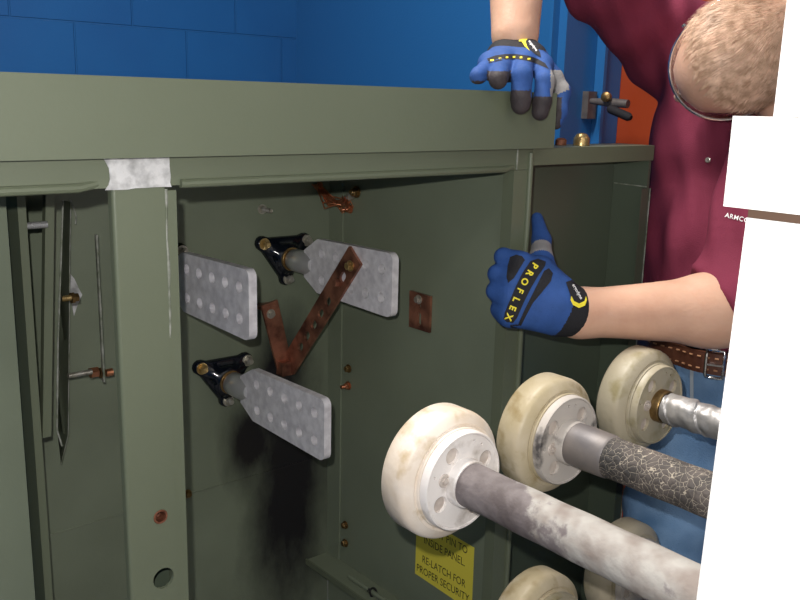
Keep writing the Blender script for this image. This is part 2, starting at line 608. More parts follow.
def prim_dist(p, P):
    if p[0] == 'c':
        _, a, b, ra, rb, _, _ = p
        ab = b - a
        L2 = max(ab @ ab, 1e-12)
        h = np.clip(((P - a) @ ab) / L2, 0, 1)
        return np.linalg.norm(P - a - h[..., None] * ab, axis=-1) - (ra + (rb - ra) * h)
    _, c, A, r = p[:4]
    q = (P - c) @ A.T
    k0 = np.linalg.norm(q / r, axis=-1)
    k1 = np.linalg.norm(q / (r * r), axis=-1)
    return k0 * (k0 - 1) / np.maximum(k1, 1e-6)


def bounds_of(p):
    if p[0] == 'c':
        r = max(p[3], p[4])
        return np.minimum(p[1], p[2]) - r, np.maximum(p[1], p[2]) + r
    r = p[3].max()
    return p[1] - r, p[1] + r


def implicit(prims, h, k, post=None):
    lo = np.min([bounds_of(p)[0] for p in prims], 0) - 4 * h
    hi = np.max([bounds_of(p)[1] for p in prims], 0) + 4 * h
    n = np.ceil((hi - lo) / h).astype(int) + 1
    F = np.full(n, 1.0, np.float32)
    ax = [lo[i] + h * np.arange(n[i]) for i in range(3)]
    for p in prims:
        kk = p[5] or k
        a, b = bounds_of(p)
        pad = kk * 1.5 + 3 * h
        i0 = np.maximum(np.floor((a - pad - lo) / h).astype(int), 0)
        i1 = np.minimum(np.ceil((b + pad - lo) / h).astype(int) + 1, n)
        sl = tuple(slice(i0[i], i1[i]) for i in range(3))
        P = np.stack(np.meshgrid(*(ax[i][sl[i]] for i in range(3)), indexing='ij'), -1)
        d = prim_dist(p, P)
        f = F[sl]
        if p[0] == 'e' and len(p) > 7 and p[7]:
            hh = np.clip(0.5 - 0.5 * (f + d) / kk, 0, 1)
            F[sl] = f * (1 - hh) - d * hh + kk * hh * (1 - hh)
        else:
            hh = np.clip(0.5 + 0.5 * (d - f) / kk, 0, 1)
            F[sl] = d * (1 - hh) + f * hh - kk * hh * (1 - hh)
    if post:
        P = np.stack(np.meshgrid(*ax, indexing='ij'), -1)
        F = post(F, P)
    return surface_nets(F, lo, h)


def surface_nets(F, lo, h):
    S = F < 0
    n = np.array(F.shape) - 1
    corners = [(i, j, k) for i in (0, 1) for j in (0, 1) for k in (0, 1)]

    def sub(A, c):
        return A[c[0]:c[0] + n[0], c[1]:c[1] + n[1], c[2]:c[2] + n[2]]
    cnt = sum(sub(S, c).astype(np.int8) for c in corners)
    cells = np.argwhere((cnt > 0) & (cnt < 8))
    idx = np.full(n, -1, np.int64)
    idx[tuple(cells.T)] = np.arange(len(cells))
    acc = np.zeros((len(cells), 3))
    num = np.zeros(len(cells))
    val = {c: F[tuple((cells + c).T)].astype(float) for c in corners}
    for c in corners:
        for a in range(3):
            if c[a] == 0:
                c2 = tuple(1 if i == a else c[i] for i in range(3))
                f0, f1 = val[c], val[c2]
                mk = (f0 < 0) != (f1 < 0)
                t = np.where(mk, f0 / np.where(mk, f0 - f1, 1), 0)
                p = np.array(c, float)[None] + t[:, None] * np.eye(3)[a][None]
                acc += p * mk[:, None]
                num += mk
    verts = lo + h * (cells + acc / num[:, None])
    quads = []
    for a in range(3):
        b, c = (a + 1) % 3, (a + 2) % 3
        s0 = [slice(1, -1)] * 3
        s1 = [slice(1, -1)] * 3
        s0[a] = slice(0, -1)
        s1[a] = slice(1, None)
        A, B = S[tuple(s0)], S[tuple(s1)]
        off = np.array([1, 1, 1])
        off[a] = 0
        for flip, mk in ((False, A & ~B), (True, ~A & B)):
            e = np.argwhere(mk) + off
            if not len(e):
                continue
            q = []
            for db, dc in ((-1, -1), (0, -1), (0, 0), (-1, 0)):
                g = e.copy()
                g[:, b] += db
                g[:, c] += dc
                q.append(idx[tuple(g.T)])
            q = np.stack(q, 1)
            quads.append(q[:, ::-1] if flip else q)
    return verts, np.concatenate(quads)


def mesh_from(name, v, q, smooth_it=1):
    me = bpy.data.meshes.new(name)
    me.from_pydata([tuple(x) for x in v], [], [tuple(int(i) for i in f) for f in q])
    me.validate()
    if smooth_it:
        bm = bmesh.new()
        bm.from_mesh(me)
        for _ in range(smooth_it):
            bmesh.ops.smooth_vert(bm, verts=bm.verts, factor=0.5, use_axis_x=True, use_axis_y=True, use_axis_z=True)
        bm.to_mesh(me)
        bm.free()
    return me


def bvh_of(o):
    me = o.data
    return BVHTree.FromPolygons([v.co[:] for v in me.vertices], [p.vertices[:] for p in me.polygons])


def paint(o, fn):
    "material slot per face from its centre: which panel of cloth the face belongs to"
    for p in o.data.polygons:
        p.material_index = fn(p.center)


# ================================================================== THE ROOM
def structure(o):
    o['kind'] = 'structure'
    return o


structure(boxo('floor', (-2.5, -2.5, -0.1), (4.2, 3.2, 0), M['floor']))
structure(boxo('ceiling', (-2.5, -2.5, 3.0), (4.2, 3.2, 3.1), M['ceil']))
structure(boxo('wall_back', (-2.5, WY, 0), (2.0, WY + 0.2, 3.0), M['block']))
JY = 1.66                                        # where the right wall stops at the doorway
bm = bmesh.new()
box(bm, (2.0, JY, 0), (2.26, WY + 0.2, 3.0))
es = [e for e in bm.edges if all(abs(v.co.y - JY) < 1e-6 and abs(v.co.x - 2.0) < 1e-6 for v in e.verts)]
bmesh.ops.bevel(bm, geom=es, offset=0.028, segments=6, affect='EDGES')
structure(build('wall_right', bm, M['bluepaint'], smooth=True, angle=30))
structure(boxo('wall_front', (-2.5, -2.5, 0), (4.2, -2.4, 3.0), M['bluepaint']))
structure(boxo('wall_left', (-2.5, -2.4, 0), (-2.4, WY, 3.0), M['bluepaint']))
structure(boxo('wall_side', (2.0, -2.4, 0), (2.26, 0.62, 3.0), M['bluepaint']))
structure(boxo('wall_header', (2.0, 0.62, 2.2), (2.26, JY, 3.0), M['bluepaint']))
# blue steel frame in the doorway, with its bright stop edge
fr = structure(boxo('trim_1', (2.17, JY - 0.028, 0), (2.26, JY - 0.001, 2.2), M['bluepaint'], bevel=0.006))
structure(boxo('trim_2', (2.165, JY - 0.036, 0), (2.178, JY - 0.0285, 2.2), M['bluepaint'], bevel=0.003))
door = structure(boxo('door_1', (2.262, 0.55, 0), (2.31, 1.72, 2.2), M['orange'], bevel=0.004))


def doorpt(x, y, X):
    p = D(x, y, 1.0) - CAM
    return CAM + p * (X / p.x)


# latch on the door frame: rosette plate, arm, lever with black grip
lt = thing('door_latch', 'dark iron lever latch on the blue door frame before the orange door', 'door latch', doorpt(590, 104, 2.15))
pl = doorpt(589, 104, 2.14)
bm = bmesh.new()
box(bm, pl + V((-0.02, -0.012, -0.042)), pl + V((0.02, 0.02, 0.036)))
build('mounting_plate', bm, M['iron'], lt, bevel=0.006)
bm = bmesh.new()
a1, a2 = doorpt(591, 101, 2.11), doorpt(628, 104, 2.12)
tube(bm, [a1, a1.lerp(a2, 0.3), a1.lerp(a2, 0.6), a2], [0.008, 0.011, 0.013, 0.012], 12)
build('lever_arm', bm, M['iron'], lt, smooth=True)
bm = bmesh.new()
g1, g2 = doorpt(608, 108, 2.08), doorpt(631, 118, 2.08)
tube(bm, [g1, g1.lerp(g2, 0.1), g1.lerp(g2, 0.9), g2], [0.006, 0.012, 0.012, 0.007], 12)
build('grip', bm, M['glove_black'], lt, smooth=True)
bm = bmesh.new()
k = doorpt(607, 97, 2.1)
lathe(bm, k, (-1, -0.3, 0), [(0, 0), (0, 0.014), (0.012, 0.014), (0.016, 0.008), (0.016, 0)], 18)
build('knob', bm, M['brass_dull'], lt, smooth=True)

# ================================================================== TRANSFORMER CABINET
YT, XW, YF = 1.347, 0.985, 0.859
cab = thing('transformer_cabinet', 'olive green steel transformer cabinet with its front open and hood above', 'transformer', (0.5, 1.1, 0))
G, GI, GD = M['green'], M['green_in'], M['green_dark']
tank = boxo('tank_wall', (-0.6, YT, 0.12), (XW, YT + 0.02, 1.43), M['tank'], cab)
boxo('tank_body', (-0.6, YT + 0.021, 0.0), (XW, YT + 0.5, 1.34), GI, cab, bevel=0.01)
bm = bmesh.new()
tube(bm, [(0.3, YT - 0.0005, 0.7195), (0.62, YT - 0.0005, 0.7195), (0.93, YT - 0.0005, 0.7195), (XW, YT - 0.0005, 0.7195)], 0.0014, 8)
build('weld_seam', bm, M['tank'], tank, smooth=True)
# right side wall of the compartment
side = boxo('side_wall', (XW, YF + 0.022, 0.12), (XW + 0.004, YT - 0.001, 1.40), GI, cab)
boxo('corner_strip', (XW - 0.004, 1.305, 0.5), (XW - 0.0005, YT - 0.001, 1.40), GI, cab, bevel=0.001)
# hood: a hollow folded lid
bm = bmesh.new()
HX0, HX1, HY0, HZ0, HZ1 = -0.6, 1.010, 0.836, 1.3575, 1.4345
box(bm, (HX0, HY0, HZ0), (HX1, HY0 + 0.004, HZ1))
hood = build('hood', bm, G, cab, bevel=0.0015)
bm = bmesh.new()
box(bm, (HX0, HY0 + 0.0005, HZ1 - 0.004), (HX1, 1.95, HZ1 + 0.0008))
build('hood_top', bm, G, hood, bevel=0.0015)
boxo('hood_end', (HX1 - 0.004, HY0 + 0.0045, HZ0), (HX1, 1.95, HZ1 - 0.0045), G, hood, bevel=0.001)
# front top rail with rolled bottom lip
bm = bmesh.new()
box(bm, (-0.6, YF, 1.3265), (0.955, YF + 0.03, 1.3565))
rail = build('top_rail', bm, G, cab, bevel=0.002)
bm = bmesh.new()
for xa, xb in ((-0.6, 0.342), (0.431, 0.952)):
    pts = []
    tube(bm, [(xa, YF - 0.001, 1.328), (xb - 0.02, YF - 0.001, 1.328), (xb, YF + 0.004, 1.331)], 0.0048, 10)
build('rolled_lip', bm, G, rail, smooth=True)
# bare patch where the paint was ground off at the joint
random.seed(3)
ol = []
for (x0, z0), (x1, z1), nn in (((0.350, 1.356), (0.419, 1.3562), 7), ((0.419, 1.3562), (0.420, 1.325), 6), ((0.420, 1.325), (0.352, 1.3248), 7), ((0.352, 1.3248), (0.350, 1.356), 6)):
    for k in range(nn):
        t = k / nn
        jx, jz = random.uniform(-.0012, .0012), random.uniform(-.0006, .0006)
        if x0 < 0.36 and x1 < 0.36:
            jx -= 0.008 * abs(2 * t - 1) ** 2.5 - 0.004
        ol.append((x0 + (x1 - x0) * t + jx, z0 + (z1 - z0) * t + jz))
bm = plate_bm(ol, [], (0, YF - 0.0012, 0), (1, 0, 0), (0, 0, 1), (0, 0.001, 0))
build('bare_patch', bm, M['bare'], rail)['label'] = 'bare silvery metal patch'

# left corner post: faced plate with two holes, folded edges
PXL, PXR = 0.357, 0.414
post = build('corner_post', plate_bm([(PXL + 0.004, 0.12), (PXR, 0.12), (PXR, 1.3255), (PXL + 0.004, 1.3255)],
                                    [circ(0.3955, 0.956, 0.0065, 18), circ(0.3965, 0.879, 0.0125, 26)], (0, YF + 0.001, 0), (1, 0, 0), (0, 0, 1), (0, 0.004, 0)), G, cab)
bm = bmesh.new()
tube(bm, [(PXL + 0.004, YF + 0.005, 0.12), (PXL + 0.004, YF + 0.005, 1.3255)], 0.004, 16)
box(bm, (PXL, YF + 0.005, 0.12), (PXL + 0.003, YF + 0.012, 1.3255))
build('folded_edge', bm, G, post, smooth=True, angle=40)
bm = bmesh.new()
box(bm, (PXR + 0.0005, YF + 0.004, 0.12), (0.4285, YF + 0.0085, 1.321))
box(bm, (0.4255, YF + 0.0086, 0.12), (0.4285, YF + 0.05, 1.321))
build('side_flange', bm, G, post, bevel=0.0008)
bm = bmesh.new()
zz = [1.323 - 0.018 * i for i in range(10)]
tube(bm, [(PXR + 0.0015 + random.uniform(-.0006, .0006), YF + 0.0028, z) for z in zz], [0.0017 + random.uniform(-.0007, .0007) for z in zz], 8)
build('scraped_weld', bm, M['weld'], post, smooth=True)
bm = bmesh.new()
lathe(bm, (0.3955, YF + 0.0004, 0.956), (0, 1, 0), [(0, 0.0085), (-0.0012, 0.0078), (-0.0008, 0.0062), (0.012, 0.0058), (0.016, 0.0)], 20)
build('rusted_bore', bm, M['rust'], post, smooth=True)
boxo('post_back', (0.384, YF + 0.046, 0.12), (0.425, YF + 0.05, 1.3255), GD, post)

# right corner post
rp = boxo('corner_post', (0.953, YF, 0.3), (XW + 0.004, YF + 0.021, 1.3255), G, cab, bevel=0.0025)
bm = bmesh.new()
tube(bm, [(XW + 0.001, YF - 0.001, 0.3), (XW + 0.001, YF - 0.001, 1.35)], 0.0045, 12)
build('rounded_edge', bm, G, rp, smooth=True)
boxo('post_head', (0.9555, YF, 1.3260), (XW + 0.004, YF + 0.021, 1.3565), G, rp, bevel=0.002)
bm = bmesh.new()
tube(bm, [(0.957, YF - 0.0008, 1.327), (0.9568, YF - 0.0012, 1.34), (0.957, YF - 0.0008, 1.356)], [0.001, 0.0016, 0.001], 6)
build('scraped_weld', bm, M['weld'], rp, smooth=True)

# neighbouring shallow pan door to the right of the post
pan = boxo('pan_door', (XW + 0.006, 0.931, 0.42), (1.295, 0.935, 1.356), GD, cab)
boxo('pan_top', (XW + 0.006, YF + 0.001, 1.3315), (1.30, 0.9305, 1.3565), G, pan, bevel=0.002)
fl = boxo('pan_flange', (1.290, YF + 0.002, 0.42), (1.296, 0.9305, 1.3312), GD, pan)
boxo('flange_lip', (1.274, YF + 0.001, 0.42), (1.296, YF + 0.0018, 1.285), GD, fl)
bm = bmesh.new()
tube(bm, [(1.2905, 0.928, 1.2885), (1.289, 0.862, 1.2875)], 0.0011, 6)
tube(bm, [(1.297, YF, 1.285), (1.2965, YF, 0.45)], 0.0011, 6)
build('bright_edge', bm, M['weld'], fl, smooth=True)
bm = bmesh.new()
lathe(bm, (1.148, 0.895, 1.3568), (0, 0, 1), [(0, 0), (0, 0.013), (0.011, 0.013), (0.018, 0.008), (0.020, 0)], 22)
build('lid_nut', bm, M['brass'], pan, smooth=True, angle=50)
bm = bmesh.new()
lathe(bm, (1.118, 0.912, 1.3568), (0, 0, 1), [(0, 0), (0, 0.009), (0.008, 0.009), (0.011, 0.005), (0.011, 0)], 16)
build('lid_bolt', bm, M['rust'], pan, smooth=True, angle=50)

# bottom ledge along the side wall with a conduit rod and a cable tie
boxo('ledge', (0.932, 0.90, 0.497), (XW - 0.0005, YT - 0.001, 0.503), GI, cab, bevel=0.001)
boxo('ledge_lip', (0.928, 0.90, 0.494), (0.9315, YT - 0.001, 0.5055), G, cab, bevel=0.001)
bm = bmesh.new()
tube(bm, [(0.955, 1.235, 0.508), (0.955, 0.92, 0.508)], 0.0045, 12)
rod_ = build('conduit_rod', bm, M['green_in'], cab, smooth=True, angle=50)
bm = bmesh.new()
tube(bm, [V((0.955, 1.16, 0.508)) + V((0.0075 * math.cos(a), 0.004 * math.sin(a), 0.0075 * math.sin(a))) for a in [math.pi * 2 * i / 16 for i in range(17)]], 0.002, 6)
tube(bm, [(0.948, 1.16, 0.512), (0.943, 1.158, 0.522), (0.938, 1.156, 0.519)], 0.0013, 6)
build('cable_tie', bm, M['black'], rod_, smooth=True)

# bolts on the side wall (pairs), and one near the sticker
for (y, z, mt_, st) in ((1.279, 0.917, 'brass_dull', 0), (1.279, 0.883, 'copper_bright', 0.01), (1.283, 0.590, 'brass_dull', 0), (1.282, 0.551, 'brass_dull', 0), (1.281, 1.2225, 'copper_bright', 0.012), (0.925, 0.585, 'brass_dull', 0.006)):
    b = bolt('wall_bolt', (XW - 0.0008 if y < 1.0 else XW - 0.0042, y, z), (-1, 0, 0), M[mt_], cab, 0.0062, 0.007, st)
bolt('wall_stud', (0.833, YT - 0.0005, 1.224), (0, -1, 0), M['steel'], cab, 0.0065, 0.008, 0.02)
bolt('wall_bolt', (0.672, YT - 0.0005, 0.722), (0, -1, 0), M['brass_dull'], cab, 0.006, 0.007, 0.0)

# grounding pad of copper on the side wall
cp = build('copper_pad', plate_bm([(1.055, 1.037), (1.107, 1.037), (1.108, 1.101), (1.055, 1.100)], [slot(1.081, 1.056, 0.013, 0.0048, math.pi / 2), slot(1.081, 1.079, 0.002, 0.0035, math.pi / 2)],
                                  (XW - 0.0062, 0, 0), (0, 1, 0), (0, 0, 1), (0.005, 0, 0)), M['copper'], cab)
bolt('pad_bolt', (XW - 0.0065, 1.083, 1.090), (-1, 0, 0), M['steel'], cp, 0.006, 0.006)

# braided copper jumper by the upper corner
bm = bmesh.new()
p0, p1 = V((0.948, 1.338, 1.262)), V((0.970, 1.285, 1.236))
random.seed(5)
for k in range(16):
    o1 = V((random.gauss(0, 1), random.gauss(0, 1), random.gauss(0, 1))) * 0.0035
    o2 = V((random.gauss(0, 1), random.gauss(0, 1), random.gauss(0, 1))) * 0.0065
    o3 = V((random.gauss(0, 1), random.gauss(0, 1), random.gauss(0, 1))) * 0.006
    tube(bm, [p0 + o1, p0.lerp(p1, 0.5) + V((0, 0, -0.012)) + o2, p1 + V((0, 0, -0.008)) + o3, p1 + V((0.004, -0.006, 0.008)) + o1], 0.0016, 6)
br = build('copper_braid', bm, M['copper_bright'], cab, smooth=True)
bm = bmesh.new()
tube(bm, [p1 + V((0.004, -0.004, 0.006)), p1 + V((0.008, -0.012, 0.013))], [0.006, 0.0075], 10)
build('braid_lug', bm, M['steel'], br, smooth=True, angle=40)
bolt('braid_bolt', (XW - 0.0042, 1.262, 1.2555), (-1, 0, 0), M['brass_dull'], br, 0.008, 0.009, 0.004)
bm = bmesh.new()
lathe(bm, p0 + V((0, -0.004, 0.0)), (0.2, -1, 0), [(0, 0.0035), (0, 0.007), (0.004, 0.007), (0.004, 0.0035), (0, 0.0035)], 16)
build('braid_ring', bm, M['copper_bright'], br, smooth=True)

# warning sticker
st = build('warning_sticker', plate_bm([(1.0765, 0.576), (0.9305, 0.571), (0.9315, 0.690), (1.0765, 0.694)], [], (XW - 0.0008, 0, 0), (0, 1, 0), (0, 0, 1), (0.0006, 0, 0)), M['yellow'], cab)
for s, z, y in (('INSERT PIN TO', 0.6775, 1.001), ('INSIDE PANEL.', 0.6525, 1.003), ('RE-LATCH FOR', 0.6135, 1.003), ('PROPER SECURITY', 0.5905, 1.005)):
    text_on('lettering', s, 0.0205, (XW - 0.0010, y, z), (0, -1, 0), (0, 0, 1), M['ink'], st, xs=0.80)

# ---------------------------------------------------------------- terminal bushings with spade pads
def bushing(X, z0, z1, y_root, y_tip, zc, rows, flange=True, cut=0.0):
    t = 0.0065
    o = [(y_tip + 0.012, z0), (y_root - 0.012, z0 + 0.004), (y_root + 0.028, zc - 0.024), (y_root + 0.028, zc + 0.024), (y_root - 0.012, z1 - 0.004), (y_tip + 0.012, z1)]
    for cy, cz, a0 in ((y_tip + 0.012, z1 - 0.012, 90), (y_tip + 0.012, z0 + 0.012, 180)):
        for k in range(1, 6) if a0 == 90 else range(0, 5):
            a = math.radians(a0 + 90 * k / 5)
            o.append((cy + 0.012 * math.cos(a), cz + 0.012 * math.sin(a)))
    L = y_root - y_tip
    holes = []
    dz = (z1 - z0) * 0.225
    for i in range(5):
        y = y_tip + 0.026 + i * (L - 0.052) / 4
        for s in (-1, 1):
            holes.append(circ(y, (z0 + z1) / 2 + s * dz, 0.0086, 20))
    sp = build('terminal_spade', plate_bm(o, holes, (X - t, 0, 0), (0, 1, 0), (0, 0, 1), (2 * t, 0, 0)), M['tin'], cab)
    # machined stud neck behind the spade
    bm = bmesh.new()
    lathe(bm, (X, y_root + 0.012, zc), (0, 1, 0), [(-0.006, 0), (-0.004, 0.012), (0.012, 0.0205), (0.05, 0.0205), (0.055, 0.018), (0.075, 0.018)], 28)
    build('stud_neck', bm, M['tin_bright'], sp, smooth=True, angle=50)
    bm = bmesh.new()
    lathe(bm, (X, YT, zc), (0, -1, 0), [(0, 0.02), (0.024, 0.0195), (0.0245, 0.0215), (0.033, 0.0215), (0.0335, 0.0185), (0.037, 0.0185)], 28)
    build('brass_collar', bm, M['brass_dull'], sp, smooth=True, angle=40)
    # three-lobed black porcelain flange
    bm = bmesh.new()
    rings = []
    bolts = [(-0.046, 0.029), (0.045, 0.028), (0.004, -0.040)]
    n = 72

    def reach(a):
        "outline of the three-cornered flange: rounded corners joined by slightly hollow sides"
        r = 0.0
        ca, sa = math.cos(a), math.sin(a)
        for (x, y) in bolts:
            t_ = x * ca + y * sa
            d2 = 0.0135 ** 2 - (x * x + y * y - t_ * t_)
            if d2 > 0 and t_ > 0:
                r = max(r, t_ + math.sqrt(d2))
        for i in range(3):
            (xa, ya), (xb, yb) = bolts[i], bolts[(i + 1) % 3]
            nx, ny = (yb - ya), -(xb - xa)
            ln_ = math.hypot(nx, ny)
            nx, ny = nx / ln_, ny / ln_
            dd = xa * nx + ya * ny
            if dd < 0:
                nx, ny, dd = -nx, -ny, -dd
            c_ = ca * nx + sa * ny
            if c_ > 0.05:
                rr_ = (dd + 0.0095) / c_
                px_, py_ = rr_ * ca, rr_ * sa
                u_ = ((px_ - xa) * (xb - xa) + (py_ - ya) * (yb - ya)) / ln_ ** 2
                if 0 <= u_ <= 1:
                    r = max(r, rr_)
        return r
    for hh, sc in ((0.0005, 1.0), (0.008, 0.99), (0.011, 0.93), (0.013, 0.72), (0.022, 0.5), (0.03, 0.0)):
        ring = []
        for k in range(n):
            a = 2 * math.pi * k / n
            r = reach(a) * sc if sc > 0.6 else 0.034 * (0.85 if sc else 0.64)
            ring.append(bm.verts.new((X + r * math.cos(a), YT - hh, zc + r * math.sin(a))))
        rings.append(ring)
    for a, b in zip(rings, rings[1:]):
        for k in range(n):
            bm.faces.new((a[k], a[(k + 1) % n], b[(k + 1) % n], b[k]))
    bm.faces.new(rings[-1])
    build('mounting_flange', bm, M['porc_black'], sp, smooth=True, angle=60)
    for i_, (bx_, bz_) in enumerate(bolts):
        bolt('flange_bolt', (X + bx_, YT - 0.0125, zc + bz_), (0, -1, 0), M['brass'] if i_ == 0 else M['steel'], sp, 0.0078, 0.008, 0.005)
    return sp


bushing(0.625, 1.084, 1.186, 1.245, 1.036, 1.136, 5)
bushing(0.876, 1.084, 1.187, 1.240, 1.026, 1.134, 5)
bushing(0.747, 0.875, 0.975, 1.245, 1.025, 0.925, 5)

# slotted copper strap: leg on the tank wall, bend, leg out to the upper spade
sx = 0.876 - 0.0068 - 0.0052
A0, A1 = V((0, 1.312, 0.935)), V((0, 1.115, 1.172))       # (Y, Z) along the outer leg
dirv = (A1 - A0).normalized()
nrm = V((0, -dirv.z, dirv.y))
L = (A1 - A0).length
hl = []
for i in (0, 1, 2, 3, 4, 6):
    hl.append(slot(L * (0.2 + 0.105 * i), 0.002, 0.007, 0.0066, 0))
strap = build('ground_strap', plate_bm(rrect(0, -0.0205, L, 0.0205, 0.0015, 2), hl, V((sx, 0, 0)) + A0, dirv, nrm, (0.005, 0, 0)), M['copper'], cab)
bm = plate_bm([(0.812, 1.055), (0.846, 1.062), (0.8745, 0.945), (0.862, 0.925), (0.846, 0.928)], [], (0, YT - 0.030, 0), (1, 0, 0), (0, 0, 1), (0, 0.005, 0))
build('strap_leg', bm, M['copper'], strap)
bm = bmesh.new()
box(bm, (0.846, 1.302, 0.920), (0.8735, 1.323, 0.9455))
build('strap_foot', bm, M['copper'], strap, bevel=0.003)
bm = bmesh.new()
box(bm, (0.812, YT - 0.031, 1.047), (0.846, YT - 0.001, 1.0525))
build('strap_tab', bm, M['copper'], strap, bevel=0.001)
bolt('strap_bolt', (0.831, YT - 0.0302, 1.038), (0, -1, 0), M['steel'], strap, 0.0065, 0.006)
for t in (0.93, 0.777):
    p = A0 + dirv * (L * t)
    bolt('strap_bolt', V((sx - 0.0002, 0, 0)) + p + nrm * (0.004 if t > 0.9 else 0), (-1, 0, 0), M['brass' if t > 0.9 else 'copper'], strap, 0.0068, 0.007)

# ---------------------------------------------------------------- left compartment hardware
def lp(x, y, Y):
    p = D(x, y, 1.0) - CAM
    return CAM + p * (Y / p.y)


def vbar(name, xl, xr, y_top, y_bot, Y, mat_, ztop=None, zbot=None, dep=0.02, bev=0.001, lean=0.0):
    a, b = lp(xl, y_top, Y), lp(xr, y_top, Y)
    zt = a.z if ztop is None else ztop
    zb = lp(xl, y_bot, Y).z if zbot is None else zbot
    bm = bmesh.new()
    box(bm, (a.x, Y, zb), (b.x, Y + dep, zt))
    for v in bm.verts:
        v.co.x += lean * (zt - v.co.z)
    return build(name, bm, mat_, cab, bevel=bev)


vbar('divider_panel', -160, 8, 230, 600, 1.10, M['green_in'], ztop=1.34, zbot=0.12, dep=0.003)
vbar('barrier_edge', 17.5, 26, 208, 600, 1.15, G, ztop=1.34, zbot=0.12, dep=0.19)
hb = vbar('hanger_bar', 48, 57, 202, 437, 1.18, G, ztop=1.318, dep=0.012, lean=-0.075)
# thin bright edged barrier sheet with a bent tail
bm = bmesh.new()
e1 = [lp(x, y, 1.19) for x, y in ((63, 200), (61, 260), (58, 340), (57, 430), (62, 446))]
e2 = [lp(x, y, 1.30) for x, y in ((70.5, 202), (69.5, 260), (69, 340), (68, 435), (61, 464))]
q1 = [bm.verts.new(p) for p in e1]
q2 = [bm.verts.new(p) for p in e2]
for i in range(4):
    bm.faces.new((q1[i], q1[i + 1], q2[i + 1], q2[i]))
bmesh.ops.solidify(bm, geom=bm.faces, thickness=0.0016)
sheet = build('barrier_sheet', bm, G, cab)
bm = bmesh.new()
tube(bm, e1, 0.0013, 6)
tube(bm, e2, 0.0012, 6)
build('sheet_edge', bm, M['weld'], sheet, smooth=True)
dv = vbar('angle_bracket', 96, 97.8, 235, 384, 1.26, M['weld'], dep=0.006)
# bolts across these plates
ax = V((1, 0, 0))


def xbolt(name, x0, x1, y, Y, mat_, r, mat2=None):
    p, q = lp(x0, y, Y), lp(x1, y, Y)
    bm = bmesh.new()
    prof = [(0, 0), (0, r)]
    n_ = max(6, int((q.x - p.x) / 0.0022))
    for i in range(n_):
        h = (q.x - p.x) * i / n_
        prof += [(h, r), (h + (q.x - p.x) / n_ * 0.5, r * 0.86)]
    prof += [(q.x - p.x, r), (q.x - p.x, 0)]
    lathe(bm, p, ax, prof, 16)
    return build(name, bm, mat_, cab, smooth=True, angle=50)


xbolt('threaded_stud', 24, 47, 226, 1.17, M['tin_bright'], 0.0048)
s1 = xbolt('divider_bolt', 60, 72, 299, 1.22, M['brass'], 0.0045)
bm = bmesh.new()
c1 = lp(71, 298, 1.22)
lathe(bm, c1, ax, [(0, 0), (0, 0.0085), (0.004, 0.0085), (0.004, 0.0065), (0.010, 0.0065), (0.010, 0)], 6)
build('bolt_nut', bm, M['brass_dull'], s1)
s2 = xbolt('divider_bolt', 68, 92, 376, 1.26, M['steel'], 0.0042)
for x0, l, r, mm in ((90, 0.012, 0.0085, 'copper_bright'), (99.5, 0.006, 0.009, 'brass_dull'), (106, 0.010, 0.006, 'copper_bright')):
    bm = bmesh.new()
    lathe(bm, lp(x0, 373, 1.27), ax, [(0, 0), (0, r), (l, r), (l, 0)], 6 if r > .008 else 14)
    build('bolt_nut', bm, M[mm], s2)
# grey overspray blot round the bolt on the wall is part of the wall; a bent lead wire hangs above
bm = bmesh.new()
tube(bm, [lp(70, 199, 1.31), lp(73, 206, 1.31), lp(76, 216, 1.31), lp(75.5, 224, 1.31)], 0.0012, 6)
build('bent_wire', bm, M['weld'], cab, smooth=True)
bm = plate_bm([(0.0, -0.028), (0.006, -0.012), (0.015, 0.005), (0.010, 0.016), (0.004, 0.032), (-0.003, 0.042), (-0.004, 0.01)], [], lp(73, 299, YT - 0.0006), (1, 0, 0), (0, 0, 1), (0, 0.0004, 0))
build('scuff_patch', bm, M['bare'], tank)

# ================================================================== WHITE ENCLOSURE
enc = thing('switchgear_enclosure', 'white enamelled switchgear enclosure close by, cut by the frame', 'enclosure', (0.85, -0.1, 0))
lb_ = boxo('lower_body', (0.54, -0.6, 0.05), (1.16, 0.284, 1.3515), M['white_paint'], enc, bevel=0.004)
for v_ in lb_.data.vertices:                     # its sides lean a little
    v_.co.x -= (1.3515 - v_.co.z) * 0.035
boxo('flange_frame', (0.541, -0.6, 1.357), (1.15, 0.3015, 1.4155), M['white_paint'], enc, bevel=0.003)
boxo('upper_body', (0.545, -0.6, 1.416), (1.14, 0.2765, 1.95), M['white_paint'], enc, bevel=0.004)
boxo('joint_gasket', (0.5405, -0.58, 1.3517), (1.14, 0.2835, 1.3568), M['gap_brown'], enc)

